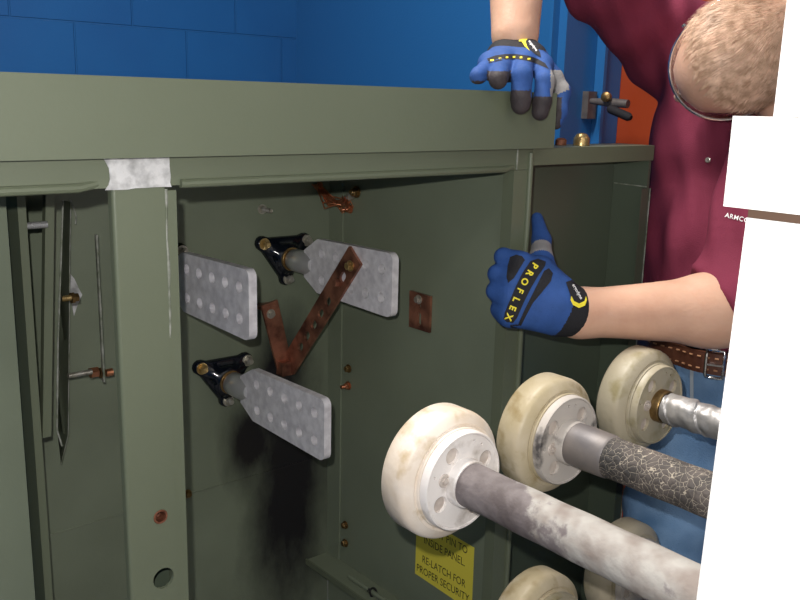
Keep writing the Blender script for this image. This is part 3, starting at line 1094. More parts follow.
# ================================================================== DISC BUSHINGS WITH RODS
def disc_bushing(X, Y, Z, R, face, rim_m, face_m, label, rod_m, rr=0.0245, sleeve=None, taped=False, spin=0.0, y_end=0.286, tilt=(0, 0, 0)):
    """porcelain disc whose face looks along -Y (towards the enclosure), rod running into the enclosure"""
    t = thing('disc_bushing', label, 'bushing', (X, Y, Z), 'porcelain disc bushings on rods')
    s = R / 0.075
    A = V((0, -1, 0))

    def W(h, r, a):
        return V((X + r * math.cos(a), Y - h, Z + r * math.sin(a)))
    o = V((X, Y, Z))
    bm = bmesh.new()
    lathe(bm, o, A, [(-0.056 * s, 0), (-0.056 * s, 0.066 * s), (-0.0545 * s, 0.0725 * s), (-0.051 * s, 0.0755 * s), (-0.026 * s, 0.0755 * s), (-0.0205 * s, 0.0742 * s), (-0.0175 * s, 0.071 * s), (-0.0135 * s, 0.0645 * s), (-0.0125 * s, 0.0625 * s), (-0.0135 * s, 0.0605 * s), (-0.0132 * s, 0.0592 * s), (-0.0095 * s, 0.0585 * s), (-0.009 * s, 0.058 * s), (-0.009 * s, 0)], 72)
    build('porcelain_rim', bm, rim_m, t, smooth=True, angle=50)
    # raised face plate with real recessed holes
    Rf = 0.0562 * s
    hs = []
    for k in range(4):
        a = spin + k * math.pi / 2
        hs.append(circ(0.0385 * s * math.cos(a), 0.0385 * s * math.sin(a), 0.0095 * s, 22))
    for a, r in ((0.45, 0.046), (0.75, 0.047), (2.3, 0.046)):
        hs.append(circ(r * s * math.cos(a + spin), r * s * math.sin(a + spin), 0.0016 * s, 10))
    bm = plate_bm(circ(0, 0, Rf, 64), hs, (X, Y, Z), (1, 0, 0), (0, 0, 1), (0, 0.0085 * s, 0))
    build('face_plate', bm, face_m, t)
    bm = bmesh.new()
    lathe(bm, o + V((0, 0.0045 * s, 0)), A, [(0, 0), (0, 0.0505 * s), (0.0002, 0.0505 * s), (0.0002, 0)], 48)
    build('recess_floor', bm, M['hole'], t)
    bm = bmesh.new()
    lathe(bm, o, A, [(-0.008, 0.0575 * s), (0.0002, 0.0570 * s), (0.0016, 0.0560 * s), (0.0016, 0.0545 * s), (0.0, 0.0535 * s)], 64)
    build('face_bead', bm, face_m, t, smooth=True)
    for k in (1, 3):
        a = spin + math.pi / 4 + k * math.pi / 2
        bm = bmesh.new()
        p = W(-0.0002, 0.031 * s, a)
        lathe(bm, p, A, [(0, 0.0078 * s), (0.002, 0.0074 * s), (0.002, 0.0052 * s), (0.0012, 0.005 * s), (0.0012, 0)], 22)
        lathe(bm, p, A, [(0.0012, 0), (0.0012, 0.0034 * s), (0.004, 0.0034 * s), (0.004, 0)], 6)
        build('face_screw', bm, M['hole'] if k == 1 else face_m, t, smooth=True, angle=40)
    bm = bmesh.new()
    lathe(bm, o, A, [(-0.002, rr * 1.13), (0.010, rr * 1.13), (0.012, rr * 1.07), (0.012, 0)], 40)
    build('hub_collar', bm, face_m if not taped else M['brass_dull'], t, smooth=True, angle=40)
    y1 = y_end
    ln = Y - y1
    bm = bmesh.new()
    n = 40
    hs_ = [0.008 + (ln - 0.008) * i / n for i in range(n + 1)]
    lathe(bm, o, A, [(h, rr * (1 + 0.012 * math.sin(h * 90 + X * 50))) for h in hs_], 36)
    if not taped:
        rod = build('rod', bm, rod_m, t, smooth=True)
        # object coordinates along the rod start at the disc
        me = rod.data
        for v in me.vertices:
            v.co -= o
        rod.matrix_parent_inverse = Matrix.Identity(4)
    else:
        bm.free()
        bm = bmesh.new()
        lathe(bm, o, A, [(0.006, rr * 0.86), (0.05, rr * 0.86)] + [(0.05 + (ln - 0.05) * i / 20, rr * 0.9) for i in range(21)], 36)
        rod = build('rod', bm, M['brownmetal'], t, smooth=True)
        bm = bmesh.new()
        for i in range(34):
            h0 = 0.012 + i * 0.0036
            n_ = 36
            pts = []
        prof = []
        N, nn = 120, 36
        rings = []
        for i in range(N + 1):
            h = 0.014 + 0.115 * i / N
            ring = []
            for k in range(nn):
                a = 2 * math.pi * k / nn
                saw = ((h / 0.046 - a / (2 * math.pi)) % 1.0)
                r = rr * (0.98 + 0.10 * saw) + 0.0018 * noise.noise(V((h * 90, math.cos(a) * 2, math.sin(a) * 2)))
                ring.append(bm.verts.new(W(h, r, a)))
            rings.append(ring)
        for a_, b_ in zip(rings, rings[1:]):
            for k in range(nn):
                bm.faces.new((a_[k], a_[(k + 1) % nn], b_[(k + 1) % nn], b_[k]))
        build('tape_wrap', bm, M['tape'], t, smooth=True, angle=50)
    if sleeve:
        bm = bmesh.new()
        lathe(bm, o, A, [(0.009, 0), (0.009, rr * 1.06), (sleeve * 0.5, rr * 1.09), (sleeve, rr * 1.06), (sleeve + 0.003, rr * 1.0)], 36)
        build('lead_sleeve', bm, M['lead'], t, smooth=True, angle=50)
    return t


disc_bushing(0.624, 0.611, 1.026, 0.0722, None, M['porc'], M['porc_face'], 'largest cream porcelain disc bushing, on an ash-whitened rod over the yellow sticker', M['ash'], rr=0.0235, spin=0.5)
disc_bushing(0.818, 0.626, 1.020, 0.0730, None, M['porc_yellow'], M['sooty'], 'yellowed disc bushing in the middle, on a rod of crackled black insulation', M['crackle'], rr=0.0245, sleeve=0.062, spin=0.9)
disc_bushing(1.034, 0.640, 1.016, 0.0735, None, M['porc_dull'], M['porc_dull'], 'dusty tan disc bushing below the man\'s forearm, on a silver-wrapped rod', M['tape'], rr=0.0205, taped=True, spin=0.6)
disc_bushing(0.820, 0.626, 0.752, 0.0730, None, M['porc_yellow'], M['porc_dull'], 'yellowed disc bushing low under the ash-whitened rod, only its top in view', M['lead'], spin=0.3)
disc_bushing(1.034, 0.640, 0.752, 0.0720, None, M['porc_dull'], M['sooty'], 'dusty tan disc bushing peeping out low behind the ash-whitened rod, in front of the jeans', M['lead'], spin=0.3)

# ================================================================== THE MAN
man = thing('person', 'person in a maroon polo shirt, jeans and blue work gloves bending over the cabinet', 'person', (1.43, 0.80, 0))
FA = V((-0.977, -0.21, 0)).normalized()                # chest faces this way
SR = FA.cross(V((0, 0, 1)))                            # his right-hand side
Z = V((0, 0, 1))
chest = D(738, 165, 1.56)
waist = D(731, 345, 1.56)
pelv = V((waist.x + 0.03, waist.y - 0.02, 0.90))
neckb = D(748, 70, 1.52)
rsh = neckb + SR * 0.150 + Z * 0.045 - FA * 0.02
lsh = D(800, 92, 1.37)
relb = D(520, -118, 1.40)
rwri = D(515, 36, 1.335)
lelb = D(764, 313, 1.30)
lwri = D(578, 313, 1.245)
hc = D(741, 54, 1.33)
# head axes
HF = (RT * -0.83 + DN * 0.55 + FW * 0.55).normalized()
HU = (-FW + RT * -0.05)
HU = (HU - HF * HU.dot(HF)).normalized()
HR = HF.cross(HU)


def H(f, r, u):
    return hc + HF * f + HR * r + HU * u


knee_r, ank_r = D(668, 560, 1.50), None
knee_r = V((waist.x - 0.236, waist.y - 0.035, 0.52))
ank_r = V((waist.x - 0.13, waist.y - 0.02, 0.10))
knee_l = V((waist.x - 0.06, waist.y - 0.14, 0.52))
ank_l = V((waist.x + 0.04, waist.y - 0.14, 0.10))
hip_r = pelv + SR * 0.085
hip_l = pelv - SR * 0.085
KF = V((-1, 0, 0))

body = []
# head and neck
body += [ell(H(0.0, 0, 0.0), (HF, HR, HU), (0.103, 0.08, 0.09), 0.02),
         ell(H(0.025, 0, -0.045), (HF, HR, HU), (0.066, 0.062, 0.07), 0.02),
         cap(H(0.05, 0, -0.115), H(0.02, 0, -0.085), 0.028, 0.045, 0.03),
         cap(H(0.091, 0, -0.022), H(0.112, 0, -0.058), 0.008, 0.013, 0.012),
         cap(H(0.085, 0.035, -0.008), H(0.092, 0, -0.012), 0.009, 0.009, 0.012), cap(H(0.085, -0.035, -0.008), H(0.092, 0, -0.012), 0.009, 0.009, 0.012),
         cap(H(0.086, 0.018, -0.085), H(0.086, -0.018, -0.085), 0.008, 0.008, 0.008),
         ell(H(-0.01, 0.078, -0.03), (HF, HR, HU), (0.018, 0.01, 0.03), 0.006), ell(H(-0.01, -0.078, -0.03), (HF, HR, HU), (0.018, 0.01, 0.03), 0.006),
         ell(H(0.088, 0.031, -0.028), (HF, HR, HU), (0.01, 0.014, 0.009), 0.006, sub=True), ell(H(0.088, -0.031, -0.028), (HF, HR, HU), (0.01, 0.014, 0.009), 0.006, sub=True),
         cap(H(-0.04, 0, -0.07), neckb, 0.056, 0.062, 0.03)]
# torso under the shirt
body += [ell(chest, (FA, SR, Z), (0.095, 0.145, 0.2), 0.05), ell(waist + Z * 0.06, (FA, SR, Z), (0.095, 0.13, 0.16), 0.05), ell(pelv, (FA, SR, Z), (0.1, 0.14, 0.12), 0.05)]
# arms
body += [cap(neckb - Z * 0.03, rsh, 0.05, 0.052), cap(neckb - Z * 0.03, lsh, 0.05, 0.052),
         cap(rsh, relb, 0.05, 0.042, 0.03), cap(lsh, lelb, 0.05, 0.045, 0.03)]
rm = relb.lerp(rwri, 0.35)
body += [cap(relb, rm, 0.044, 0.047, 0.03), cap(rm, rwri, 0.049, 0.036, 0.03), cap(rwri, D(515, 58, 1.335), 0.031, 0.022, 0.01)]
lm = lelb.lerp(lwri, 0.3) + Z * 0.004
body += [cap(lelb, lm, 0.050, 0.050, 0.03), cap(lm, lwri, 0.050, 0.0335, 0.03), cap(lwri, D(560, 308, 1.235), 0.033, 0.03, 0.02)]
# legs and feet
body += [cap(hip_r, knee_r, 0.075, 0.05), cap(knee_r, ank_r, 0.05, 0.035), cap(hip_l, knee_l, 0.075, 0.05), cap(knee_l, ank_l, 0.05, 0.035)]
v, q = implicit(body, 0.0075, 0.03)
bo = link('body', mesh_from('body', v, q, 2), M['skin'], man, smooth=True)
bbvh = bvh_of(bo)

# hair: cap grown over the skull plus individual strands
def hair_ok(p):
    d = p - hc
    f, r, u = d.dot(HF), d.dot(HR), d.dot(HU)
    front = 0.052 - 0.30 * max(0, 0.05 - u) - 3.5 * r * r + 0.006 * noise.noise(p * 60)
    return f < front and u > -0.075 + 0.9 * max(0, f + 0.0) and (p - hc).length < 0.16


hv, hq = implicit([ell(H(0.0, 0, 0.0), (HF, HR, HU), (0.1045, 0.0815, 0.0915), 0.02), ell(H(0.02, 0, -0.04), (HF, HR, HU), (0.062, 0.062, 0.07), 0.02)], 0.004, 0.02)
hv = [V(x) for x in hv]
keep = [all(hair_ok(hv[i]) for i in f) for f in hq]
bm = bmesh.new()
vm = {}
for f, kf in zip(hq, keep):
    if kf:
        vs = []
        for i in f:
            if i not in vm:
                p = hv[i]
                n_ = (p - hc).normalized()
                vm[i] = bm.verts.new(p + n_ * (0.0015 + 0.0025 * noise.noise(p * 55)))
            vs.append(vm[i])
        bm.faces.new(vs)
hair = build('hair', bm, M['hair_base'], man, smooth=True, angle=180)
random.seed(11)
bm = bmesh.new()
fc = [f.center.copy() for f in []]
polys = list(hair.data.polygons)
crown = H(-0.1, 0.015, 0.035)
for s in range(9000):
    p_ = random.choice(polys)
    vs = [hair.data.vertices[i].co for i in p_.vertices]
    a, b = random.random(), random.random()
    root = vs[0].lerp(vs[1], a).lerp(vs[3].lerp(vs[2], a), b) if len(vs) == 4 else p_.center
    nn_ = (root - hc).normalized()
    away = (root - crown)
    flow = away.normalized() + HF * 0.5 + HR * 0.35 * noise.noise(root * 25) + nn_.cross(away).normalized() * 0.5 * noise.noise(root * 18 + V((5, 3, 1)))
    flow = (flow - nn_ * flow.dot(nn_)).normalized()
    ln_ = random.uniform(0.018, 0.032)
    w = nn_.cross(flow).normalized() * random.uniform(0.0003, 0.0006)
    rise = random.uniform(0.12, 0.3)
    cl = V((noise.noise(root * 80), noise.noise(root * 80 + V((9, 0, 0))), noise.noise(root * 80 + V((0, 9, 0))))) * 0.003
    c0 = root - nn_ * 0.001
    c1 = root + flow * ln_ * 0.5 + nn_ * ln_ * rise + cl * 0.4
    c2 = root + flow * ln_ + nn_ * ln_ * rise * 0.55 + cl
    e = [bm.verts.new(c0 + w), bm.verts.new(c0 - w), bm.verts.new(c1 + w * .8), bm.verts.new(c1 - w * .8), bm.verts.new(c2)]
    bm.faces.new((e[0], e[1], e[3], e[2]))
    bm.faces.new((e[2], e[3], e[4]))
me = bpy.data.meshes.new('hair_strands')
bm.to_mesh(me)
bm.free()
hs = link('hair_strands', me, M['hair'], hair, smooth=True)
hs['kind'] = 'stuff'

# eyes
for s in (1, -1):
    bm = bmesh.new()
    lathe(bm, H(0.073, s * 0.031, -0.028), HF, [(-0.011, 0), (-0.008, 0.008), (0, 0.0115), (0.008, 0.008), (0.011, 0)], 16)
    build('eye', bm, M['print_white'], man, smooth=True)

# wrap-round safety glasses
gp = []
for i in range(25):
    a = math.radians(-88 + 176 * i / 24)
    gp.append(H(0.0 + 0.1095 * max(0.0, math.cos(a)) ** 0.8, 0.0855 * math.sin(a), -0.006))
bm = bmesh.new()
tube(bm, gp, 0.0027, 10)
for s in (1, -1):
    tube(bm, [gp[0] if s < 0 else gp[-1], H(-0.04, s * 0.086, -0.008), H(-0.07, s * 0.08, -0.02)], 0.0022, 8)
gl = build('safety_glasses', bm, M['chrome'], man, smooth=True)
bm = bmesh.new()
r1 = [bm.verts.new(p + HU * 0.0) for p in gp[3:22]]
r2 = [bm.verts.new(p - HU * 0.022 - (p - hc).normalized() * 0.001) for p in gp[3:22]]
r3 = [bm.verts.new(p - HU * 0.040 - (p - hc).normalized() * 0.009) for p in gp[3:22]]
for A_, B_ in ((r1, r2), (r2, r3)):
    for i in range(18):
        bm.faces.new((A_[i], A_[i + 1], B_[i + 1], B_[i]))
bmesh.ops.solidify(bm, geom=bm.faces, thickness=0.0015)
build('lens', bm, M['glass'], gl, smooth=True)
for s in (1, -1):
    bm = bmesh.new()
    lathe(bm, H(0.045, s * 0.084, -0.004), HR * s, [(0, 0), (0, 0.004), (0.004, 0.003), (0.004, 0)], 12)
    build('hinge_screw', bm, M['chrome'], gl, smooth=True)

# shirt
hem_r0 = rsh.lerp(relb, 0.72)
hem_l0 = lsh.lerp(lelb, 0.80)
rdir, ldir = (relb - rsh).normalized(), (lelb - lsh).normalized()
hemz = waist.z + 0.022


def shirt_post(F, P):
    F = np.maximum(F, (hemz - 0.0 - P[..., 2]) - 0.0)
    # wrinkles: soft drapes falling from the shoulders
    x, y, z = P[..., 0], P[..., 1], P[..., 2]
    s_ = (x - chest.x) * SR.x + (y - chest.y) * SR.y
    f_ = (x - chest.x) * FA.x + (y - chest.y) * FA.y
    w = 0.0042 * np.sin(s_ * 75 + z * 16 + 2.2 * np.sin(z * 7)) + 0.003 * np.sin(s_ * 130 - z * 42 + f_ * 30) + 0.0028 * np.sin(z * 55 + f_ * 38 + s_ * 24)
    F = F + w.astype(np.float32)
    # sleeve ends
    near_l = np.linalg.norm(P - np.array(lelb), axis=-1) < 0.17
    dl = (P - np.array(hem_l0)) @ np.array(LHN)
    F = np.where(near_l, np.maximum(F, dl), F)
    near_r = np.linalg.norm(P - np.array(relb), axis=-1) < 0.14
    dr = (P - np.array(hem_r0)) @ np.array(rdir)
    F = np.where(near_r, np.maximum(F, dr), F)
    # neck opening
    dn = (P - np.array(neckb.lerp(hc, 0.5))) @ np.array((hc - neckb).normalized())
    near_n = np.linalg.norm(P - np.array(hc), axis=-1) < 0.14
    F = np.where(near_n, np.maximum(F, dn), F)
    return F.astype(np.float32)


hem_l0 = D(713, 297, 1.28)
LHN = (RT * -0.86 + DN * 0.5 + FW * 0.05).normalized()
shirt = [ell(chest + Z * 0.02, (FA, SR, Z), (0.130, 0.165, 0.22), 0.06), ell(waist + Z * 0.08, (FA, SR, Z), (0.129, 0.158, 0.2), 0.06), ell(waist + Z * 0.0, (FA, SR, Z), (0.128, 0.165, 0.1), 0.05),
         cap(neckb, rsh + Z * 0.02, 0.072, 0.07, 0.05), cap(neckb - Z * 0.04, lsh, 0.075, 0.07, 0.05),
         cap(rsh, rsh.lerp(relb, 0.8), 0.070, 0.066, 0.04), cap(rsh - Z * 0.03, rsh.lerp(relb, 0.5) - Z * 0.02, 0.055, 0.045, 0.05),
         cap(lsh, lelb, 0.075, 0.068, 0.04), cap(neckb, neckb.lerp(hc, 0.5), 0.072, 0.066, 0.03), cap(lsh, D(740, 288, 1.30), 0.075, 0.066, 0.04), cap(lelb, lelb.lerp(lwri, 0.27), 0.066, 0.062, 0.04), ell(chest.lerp(waist, 0.5), (FA, SR, Z), (0.139, 0.16, 0.15), 0.06)]
v, q = implicit(shirt, 0.0075, 0.05, shirt_post)
sh = link('shirt', mesh_from('shirt', v, q, 2), M['shirt'], man, smooth=True)
sbvh = bvh_of(sh)
# buttons and chest lettering
for (x, y) in ((708, 160),):
    d = (D(x, y, 1) - CAM).normalized()
    h = sbvh.ray_cast(CAM + d * 0.9, d)
    if h[0]:
        bm = bmesh.new()
        lathe(bm, h[0] - h[1] * 0.0005, h[1], [(0, 0), (0, 0.0045), (0.002, 0.0045), (0.0026, 0.003), (0.0018, 0)], 16)
        build('shirt_button', bm, M['steel'], sh, smooth=True)
o_ = D(737, 218, 1.1)
text_on('chest_lettering', 'ARMCO', 0.0095, o_, (RT * 0.97 + DN * 0.25), (UP * 0.97 + RT * 0.25), M['print_white'], sh, sbvh, (o_ - CAM).normalized(), off=0.0015, spacing=1.1, bold=0.00012)

# jeans
def jeans_post(F, P):
    x, y, z = P[..., 0], P[..., 1], P[..., 2]
    F = np.maximum(F, z - (waist.z + 0.012))
    F = np.maximum(F, 0.055 - z)
    w = 0.004 * np.sin(z * 60 + y * 35 + 2 * np.sin(x * 20)) + 0.003 * np.sin(z * 31 - y * 70)
    return (F + w).astype(np.float32)


jeans = [ell(waist - Z * 0.02, (FA, SR, Z), (0.126, 0.160, 0.13), 0.05), ell(pelv, (FA, SR, Z), (0.125, 0.16, 0.13), 0.05),
         cap(hip_r - V((0.04, 0.02, 0)), knee_r, 0.092, 0.084, 0.04), cap(knee_r, ank_r, 0.078, 0.07, 0.04), cap(hip_l, knee_l, 0.1, 0.08, 0.04), cap(knee_l, ank_l, 0.078, 0.07, 0.04)]
v, q = implicit(jeans, 0.0085, 0.04, jeans_post)
je = link('jeans', mesh_from('jeans', v, q, 2), M['denim'], man, smooth=True)
jbvh = bvh_of(je)
for poly in ([(690, 352), (693.5, 352), (693.5, 400), (690, 400)], [(718, 374), (724, 374), (723, 420), (717, 420)]):
    patch_on('belt_loop' if poly[0][0] > 700 else 'pocket_seam', poly, 1.5, M['thread'] if poly[0][0] < 700 else M['denim'], je, jbvh, 0.003, depth_back=0.3)

# belt with buckle
bz = waist.z - 0.002
bm = bmesh.new()
rings = [[], [], [], []]
nb = 80
tiltb = lambda a: 0.018 * math.cos(a)
bc = V((waist.x, waist.y, bz))
rad = []
for k in range(nb):
    a = 2 * math.pi * k / nb
    dirb = FA * math.cos(a) + SR * math.sin(a)
    far = bc + dirb * 0.5
    h = jbvh.ray_cast(far, -dirb)
    r_ = (h[0] - bc).length if h[0] else 0.15
    h2 = jbvh.ray_cast(far - Z * 0.02, -dirb)
    if h2[0]:
        r_ = max(r_, (h2[0] - bc + Z * 0.02).length)
    rad.append(r_)
for k in range(nb):
    a = 2 * math.pi * k / nb
    r_ = max(rad[k - 1], rad[k], rad[(k + 1) % nb]) + 0.001
    dirb = FA * math.cos(a) + SR * math.sin(a)
    for i, (dr, dz) in enumerate(((0, 0.019), (0.005, 0.018), (0.005, -0.018), (0, -0.019))):
        rings[i].append(bm.verts.new(bc + dirb * (r_ + dr) + Z * dz))
for i in range(4):
    A_, B_ = rings[i], rings[(i + 1) % 4]
    for k in range(nb):
        bm.faces.new((A_[k], A_[(k + 1) % nb], B_[(k + 1) % nb], B_[k]))
belt = build('belt', bm, M['leather'], man, smooth=True, angle=40)
beltbvh = bvh_of(belt)


def on_belt(a, dz, off=0.001):
    dirb = FA * math.cos(a) + SR * math.sin(a)
    h = beltbvh.ray_cast(bc + dirb * 0.5 + Z * dz, -dirb)
    return (h[0] if h[0] else bc + dirb * 0.17 + Z * dz) + dirb * off


bm = bmesh.new()
for k in range(60):
    for dz in (0.010, -0.010):
        a = 2 * math.pi * (k + 0.5) / 60
        p = on_belt(a, dz)
        q_ = on_belt(a + 0.045, dz)
        tube(bm, [p, q_], 0.0016, 5)
stt = build('belt_stitching', bm, M['stitch'], belt)
stt['kind'] = 'stuff'
ab = -0.12
bm = bmesh.new()
loop = [(ab - 0.10, -0.021), (ab - 0.10, 0.021), (ab + 0.1, 0.021), (ab + 0.1, -0.021), (ab - 0.10, -0.021)]
pts = []
for (a0, z0), (a1, z1) in zip(loop, loop[1:]):
    for i in range(6):
        t = i / 6
        pts.append(on_belt(a0 + (a1 - a0) * t, (z0 + (z1 - z0) * t) * 0.9, 0.004) + Z * ((z0 + (z1 - z0) * t) * 0.2))
pts.append(pts[0])
tube(bm, pts, 0.0028, 8)
tube(bm, [on_belt(ab - 0.1, 0.0, 0.005), on_belt(ab + 0.09, 0.0, 0.006)], 0.0022, 8)
build('belt_buckle', bm, M['chrome'], belt, smooth=True)

# shoes
for ank, nm in ((ank_r, 'shoe'), (ank_l, 'shoe')):
    base = V((ank.x, ank.y, 0))
    v, q = implicit([cap(base + Z * 0.05 - FA * 0.05, base + Z * 0.045 + FA * 0.12, 0.043, 0.04), cap(base + Z * 0.05, base + Z * 0.12, 0.05, 0.052), ell(base + FA * 0.14 + Z * 0.035, (FA, SR, Z), (0.07, 0.05, 0.035))], 0.008, 0.03,
                    lambda F, P: np.maximum(F, 0.004 - P[..., 2]).astype(np.float32))
    link(nm, mesh_from(nm, v, q, 1), M['leather'], man, smooth=True)

# ---------------------------------------------------------------- gloves
def mk(name, prims, k, h=0.0022):
    v, q = implicit(prims, h, k)
    return link(name, mesh_from(name, v, q, 1), [M['glove_blue'], M['glove_black'], M['glove_tip'], M['glove_grey']], man, smooth=True)


# left hand: closed round the corner post, thumb up behind its edge
LG = []
LGT = []       # (tag, prims) for panels
fing = [((520, 262), (497, 257), 0.0125, 1.215, 1.228), ((513, 280), (491, 274), 0.0130, 1.208, 1.222), ((509, 297), (489, 291), 0.0125, 1.208, 1.222), ((508, 315), (493, 309), 0.0115, 1.212, 1.226)]
for (mx_, my_), (px_, py_), r, d1, d2 in fing:
    mcp, pip = D(mx_, my_, d1), D(px_, py_, d2)
    pip = pip + RT * 0.009
    dip = pip + FW * 0.026 + RT * 0.010
    tip = dip + FW * 0.006 + RT * 0.014
    LG += [cap(mcp, pip, r * 1.1, r * 1.02, 0.004), cap(pip, dip, r * 1.02, r * 0.9, 0.004), cap(dip, tip, r * 0.9, r * 0.8, 0.004)]
k0 = [D(x, y, d) for (x, y), _, _, d, _ in fing]
wr = D(566, 307, 1.236)
palm = [cap(D(522, 268, 1.220), D(558, 292, 1.228), 0.0165, 0.022, 0.018), cap(D(515, 283, 1.215), D(558, 300, 1.228), 0.017, 0.024, 0.018), cap(D(511, 299, 1.215), D(558, 310, 1.230), 0.0165, 0.024, 0.018),
        cap(D(511, 315, 1.218), D(556, 320, 1.232), 0.0155, 0.022, 0.018), cap(D(540, 268, 1.235), D(556, 296, 1.235), 0.018, 0.022, 0.02)]
LG += palm
th0, th1, th2, th3 = D(549, 282, 1.245), D(541, 258, 1.272), D(541.5, 240, 1.304), D(537.0, 218, 1.326)
LG += [cap(th0, th1, 0.019, 0.0165, 0.012), cap(th1, th2, 0.0165, 0.0138, 0.006), cap(th2, th3, 0.0138, 0.0088, 0.006)]
cuff_a, cuff_b = D(556, 306, 1.232), D(579, 314, 1.243)
LG += [cap(cuff_a, D(571, 311, 1.239), 0.033, 0.036, 0.012)]
lg = mk('left_glove', LG, 0.006)


def lpaint(c):
    d = c - CAM
    dd = d.dot(FW)
    x, y = 400 + FPX * d.dot(RT) / dd, 300 + FPX * d.dot(DN) / dd
    t = (c - th1).dot((th3 - th1).normalized())
    if x > 526 and y < 262 and (c - th2).length < 0.05:
        ax_ = (th3 - th1).normalized()
        pr = (c - th1).dot(ax_)
        rad_ = ((c - th1) - ax_ * pr).length
        if pr > -0.012 and pr < 0.026 and rad_ < 0.024:
            return 3
        return 0
    if (c - cuff_a).dot((cuff_b - cuff_a).normalized()) > 0.006:
        return 1
    return 0


paint(lg, lpaint)
lb = bvh_of(lg)
ld = 1.2
patch_on('knuckle_band', [(530.5, 261), (538, 258.5), (546, 261.5), (545, 266), (538, 276), (531, 288), (524, 302), (517, 318), (513, 323), (506.5, 322), (503.5, 319), (505, 312), (510, 300), (516, 286), (523, 272)], ld, M['glove_black'], lg, lb, 0.0010, cuts=5)
patch_on('padding', [(510, 257), (516, 254.5), (522, 256), (525, 260), (520, 268), (514, 278), (508, 283), (506.5, 277), (507.5, 266)], ld, M['glove_black'], lg, lb, 0.0008, cuts=5)
patch_on('padding', [(549, 268), (553, 273), (551, 281), (543, 291), (533, 303), (526, 316), (521, 326), (518, 325), (524, 311), (531, 297), (538, 283), (544, 271)], ld, M['glove_black'], lg, lb, 0.0008, cuts=5)
# the seven raised letters follow the curved band
path = [(534.5, 265.5), (529.5, 273), (524.5, 281.5), (520, 290.5), (516, 299.5), (512.5, 308), (508.8, 317)]
for ch, (x, y) in zip('PROFLEX', path):
    i = path.index((x, y))
    xa, ya = path[max(i - 1, 0)]
    xb, yb = path[min(i + 1, 6)]
    ux = (RT * (xb - xa) + DN * (yb - ya)).normalized()
    uy = (RT * (yb - ya) - DN * (xb - xa)).normalized()
    o_ = D(x, y, 1.08)
    text_on('band_letter', ch, 0.0125, o_, ux, uy, M['print_yellow'], lg, lb, (o_ - CAM).normalized(), off=0.0017, bold=0.0004)
# cuff tab: black strap with a yellow crescent and white script
tabp = [(566, 282), (573, 279.5), (582, 286), (587, 295), (586, 303), (579, 306.5), (572, 302), (570, 294)]
patch_on('cuff_tab', tabp, ld + 0.02, M['glove_black'], lg, lb, 0.0022, cuts=5)
patch_on('yellow_crescent', [(571.5, 296), (574, 301), (579, 303.5), (584.5, 301), (586, 296), (587, 300), (585, 305.5), (579, 308), (573, 305), (570.5, 300)], ld + 0.02, M['print_yellow'], lg, lb, 0.0030, cuts=4)
o_ = D(577.5, 291.5, 1.08)
text_on('cuff_script', 'ergodyne', 0.0062, o_, (RT * 0.5 + DN * 0.86), (RT * 0.86 + UP * 0.5), M['print_white'], lg, lb, (o_ - CAM).normalized(), off=0.0034, bold=0.00012)
patch_on('palm_tag', [(510, 325.5), (521, 329), (522, 335), (512, 333)], ld, M['glove_black'], lg, lb, 0.001, cuts=3)

# right hand: draped over the front edge of the hood
RG = []


def DY(x, y, Y):
    p = D(x, y, 1.0) - CAM
    return CAM + p * (Y / p.y)


fr_ = [(D(541, 66, 1.280), DY(545, 81, 0.8240), DY(542, 102, 0.8190), DY(540, 112, 0.8190), 0.0132),
       (D(523, 63, 1.268), DY(522, 76, 0.8220), DY(521, 98, 0.8180), DY(520.5, 105, 0.8180), 0.0142),
       (D(504, 62, 1.260), DY(500, 70, 0.848), DY(498.5, 76, 0.830), DY(498, 80, 0.819), 0.0138),
       (D(490, 64, 1.255), DY(485, 70, 0.850), DY(479, 75, 0.840), DY(477, 76.5, 0.836), 0.0112)]
for P0, P1, P2, P3, r in fr_:
    RG += [cap(P0, P1, r * 1.08, r * 1.0, 0.004), cap(P1, P2, r * 1.0, r * 0.97, 0.004), cap(P2, P3, r * 0.97, r * 0.9, 0.004)]
for P0, x_ in zip((f_[0] for f_ in fr_), (528, 519, 510, 502)):
    RG += [cap(P0, D(x_, 58, 1.315), 0.0165, 0.021, 0.014)]
RG += [cap(D(536, 56, 1.31), D(553, 78, 1.318), 0.016, 0.0145, 0.012), cap(D(553, 78, 1.318), D(562, 92, 1.316), 0.0145, 0.0128, 0.006), cap(D(562, 92, 1.316), D(560, 112, 1.306), 0.0128, 0.011, 0.006), cap(D(560, 112, 1.306), D(556, 124, 1.302), 0.011, 0.0085, 0.006)]
rc_a, rc_b = D(515, 56, 1.326), D(514, 46, 1.334)
RG += [cap(D(507, 60, 1.335), D(521, 58.5, 1.335), 0.0335, 0.0335, 0.012)]
rg = mk('right_glove', RG, 0.006)


def rpaint(c):
    d = c - CAM
    dd = d.dot(FW)
    x, y = 400 + FPX * d.dot(RT) / dd, 300 + FPX * d.dot(DN) / dd
    if (c - D(515, 54, 1.315)).dot(UP * 0.99 + RT * 0.05) > 0 and x < 546:
        return 1
    if x > 550.5 and y > 70:
        if y < 97 and x < 569:
            return 3 if (y - 78) + (x - 553) * 0.4 < 18 else 0
        return 2 if x < 562 - (y - 97) * 0.05 else 0
    if 531 < x < 552 and y > 97:
        return 2
    if 510 < x <= 531 and y > 90:
        return 2
    if 487 < x <= 511 and y > 71:
        return 2
    if x <= 487 and y > 81:
        return 2
    return 0


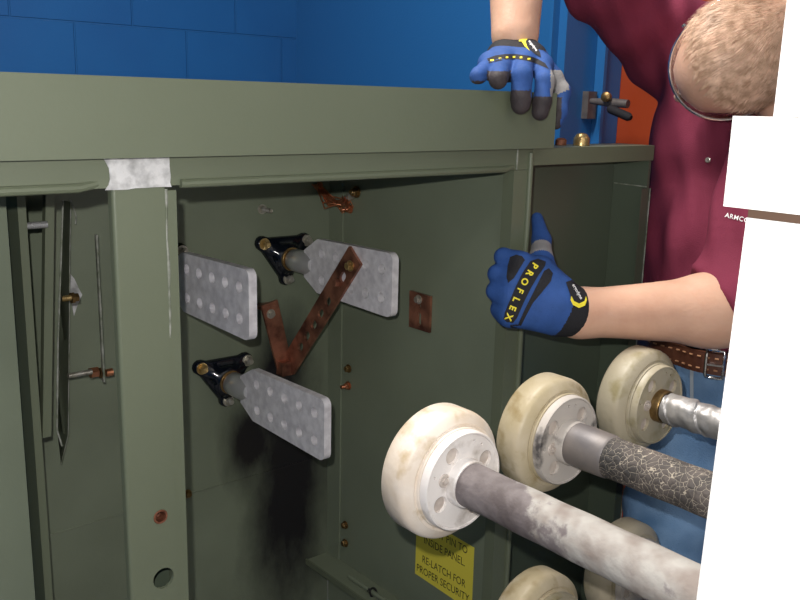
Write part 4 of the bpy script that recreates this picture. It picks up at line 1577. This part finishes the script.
paint(rg, rpaint)
rb = bvh_of(rg)
patch_on('knuckle_band', [(487, 58.5), (495, 55.5), (505, 54), (516, 54), (528, 55.5), (537, 58.5), (545, 63), (549, 69), (543, 66.5), (535, 63), (526, 60.5), (516, 59), (505, 59.5), (496, 61.5), (489, 63)], 1.28, M['glove_black'], rg, rb, 0.0010, cuts=5)
for x, y, l in ((492, 60.2, 3.5), (500, 58.4, 2.5), (507, 57.3, 2.5), (514, 56.9, 2.5), (521, 57.4, 2.5), (529, 58.8, 3)):
    patch_on('band_mark', [(x - l / 2, y - 0.8), (x + l / 2, y - 1.0), (x + l / 2, y + 0.7), (x - l / 2, y + 0.9)], 1.28, M['print_yellow'], rg, rb, 0.0017, cuts=2)
patch_on('cuff_tab', [(521, 36), (527, 37), (534, 43), (540, 52), (541, 57), (535, 54), (527, 47), (522, 41)], 1.3, M['glove_black'], rg, rb, 0.0022, cuts=5)
patch_on('yellow_crescent', [(519.5, 34.5), (525, 35), (531, 38), (528, 38.5), (525.5, 41), (527, 46), (530, 51), (524.5, 46), (521, 40)], 1.3, M['print_yellow'], rg, rb, 0.0030, cuts=4)
o_ = D(533, 45.5, 1.18)
text_on('cuff_script', 'ergodyne', 0.0050, o_, (RT * 0.6 + DN * 0.8), (RT * 0.8 + UP * 0.6), M['print_white'], rg, rb, (o_ - CAM).normalized(), off=0.0034, bold=0.00012)

# ================================================================== LIGHT
def lamp(name, kind, loc, energy, **kw):
    l = bpy.data.lights.new(name, kind)
    l.energy = energy
    for k_, v_ in kw.items():
        setattr(l, k_, v_)
    o = bpy.data.objects.new(name, l)
    C.objects.link(o)
    o.location = loc
    return o


fl_ = lamp('camera_flash', 'POINT', CAM + RT * -0.028 + UP * 0.044 + FW * 0.02, 28.0, color=(1.0, 0.965, 0.93), shadow_soft_size=0.006)
l1 = lamp('room_fill', 'AREA', (0.6, 1.25, 2.95), 60, shape='RECTANGLE', size=1.2, size_y=0.3, color=(1.0, 0.95, 0.88))  # unseen area fill, added under the ceiling to brighten the blue walls
l2 = lamp('room_fill', 'AREA', (-0.4, -0.8, 2.95), 10, shape='RECTANGLE', size=1.2, size_y=0.3, color=(1.0, 0.95, 0.88))  # weaker unseen fill, added for ambience on the camera side
w = bpy.data.worlds.new('world')
bpy.context.scene.world = w
w.use_nodes = True
w.node_tree.nodes['Background'].inputs[0].default_value = (0.9, 0.95, 1, 1)
w.node_tree.nodes['Background'].inputs[1].default_value = 0.1

vs_ = bpy.context.scene.view_settings
vs_.view_transform = 'Standard'
vs_.look = 'None'
vs_.gamma = 1
vs_.exposure = 0
vs_.use_curve_mapping = False
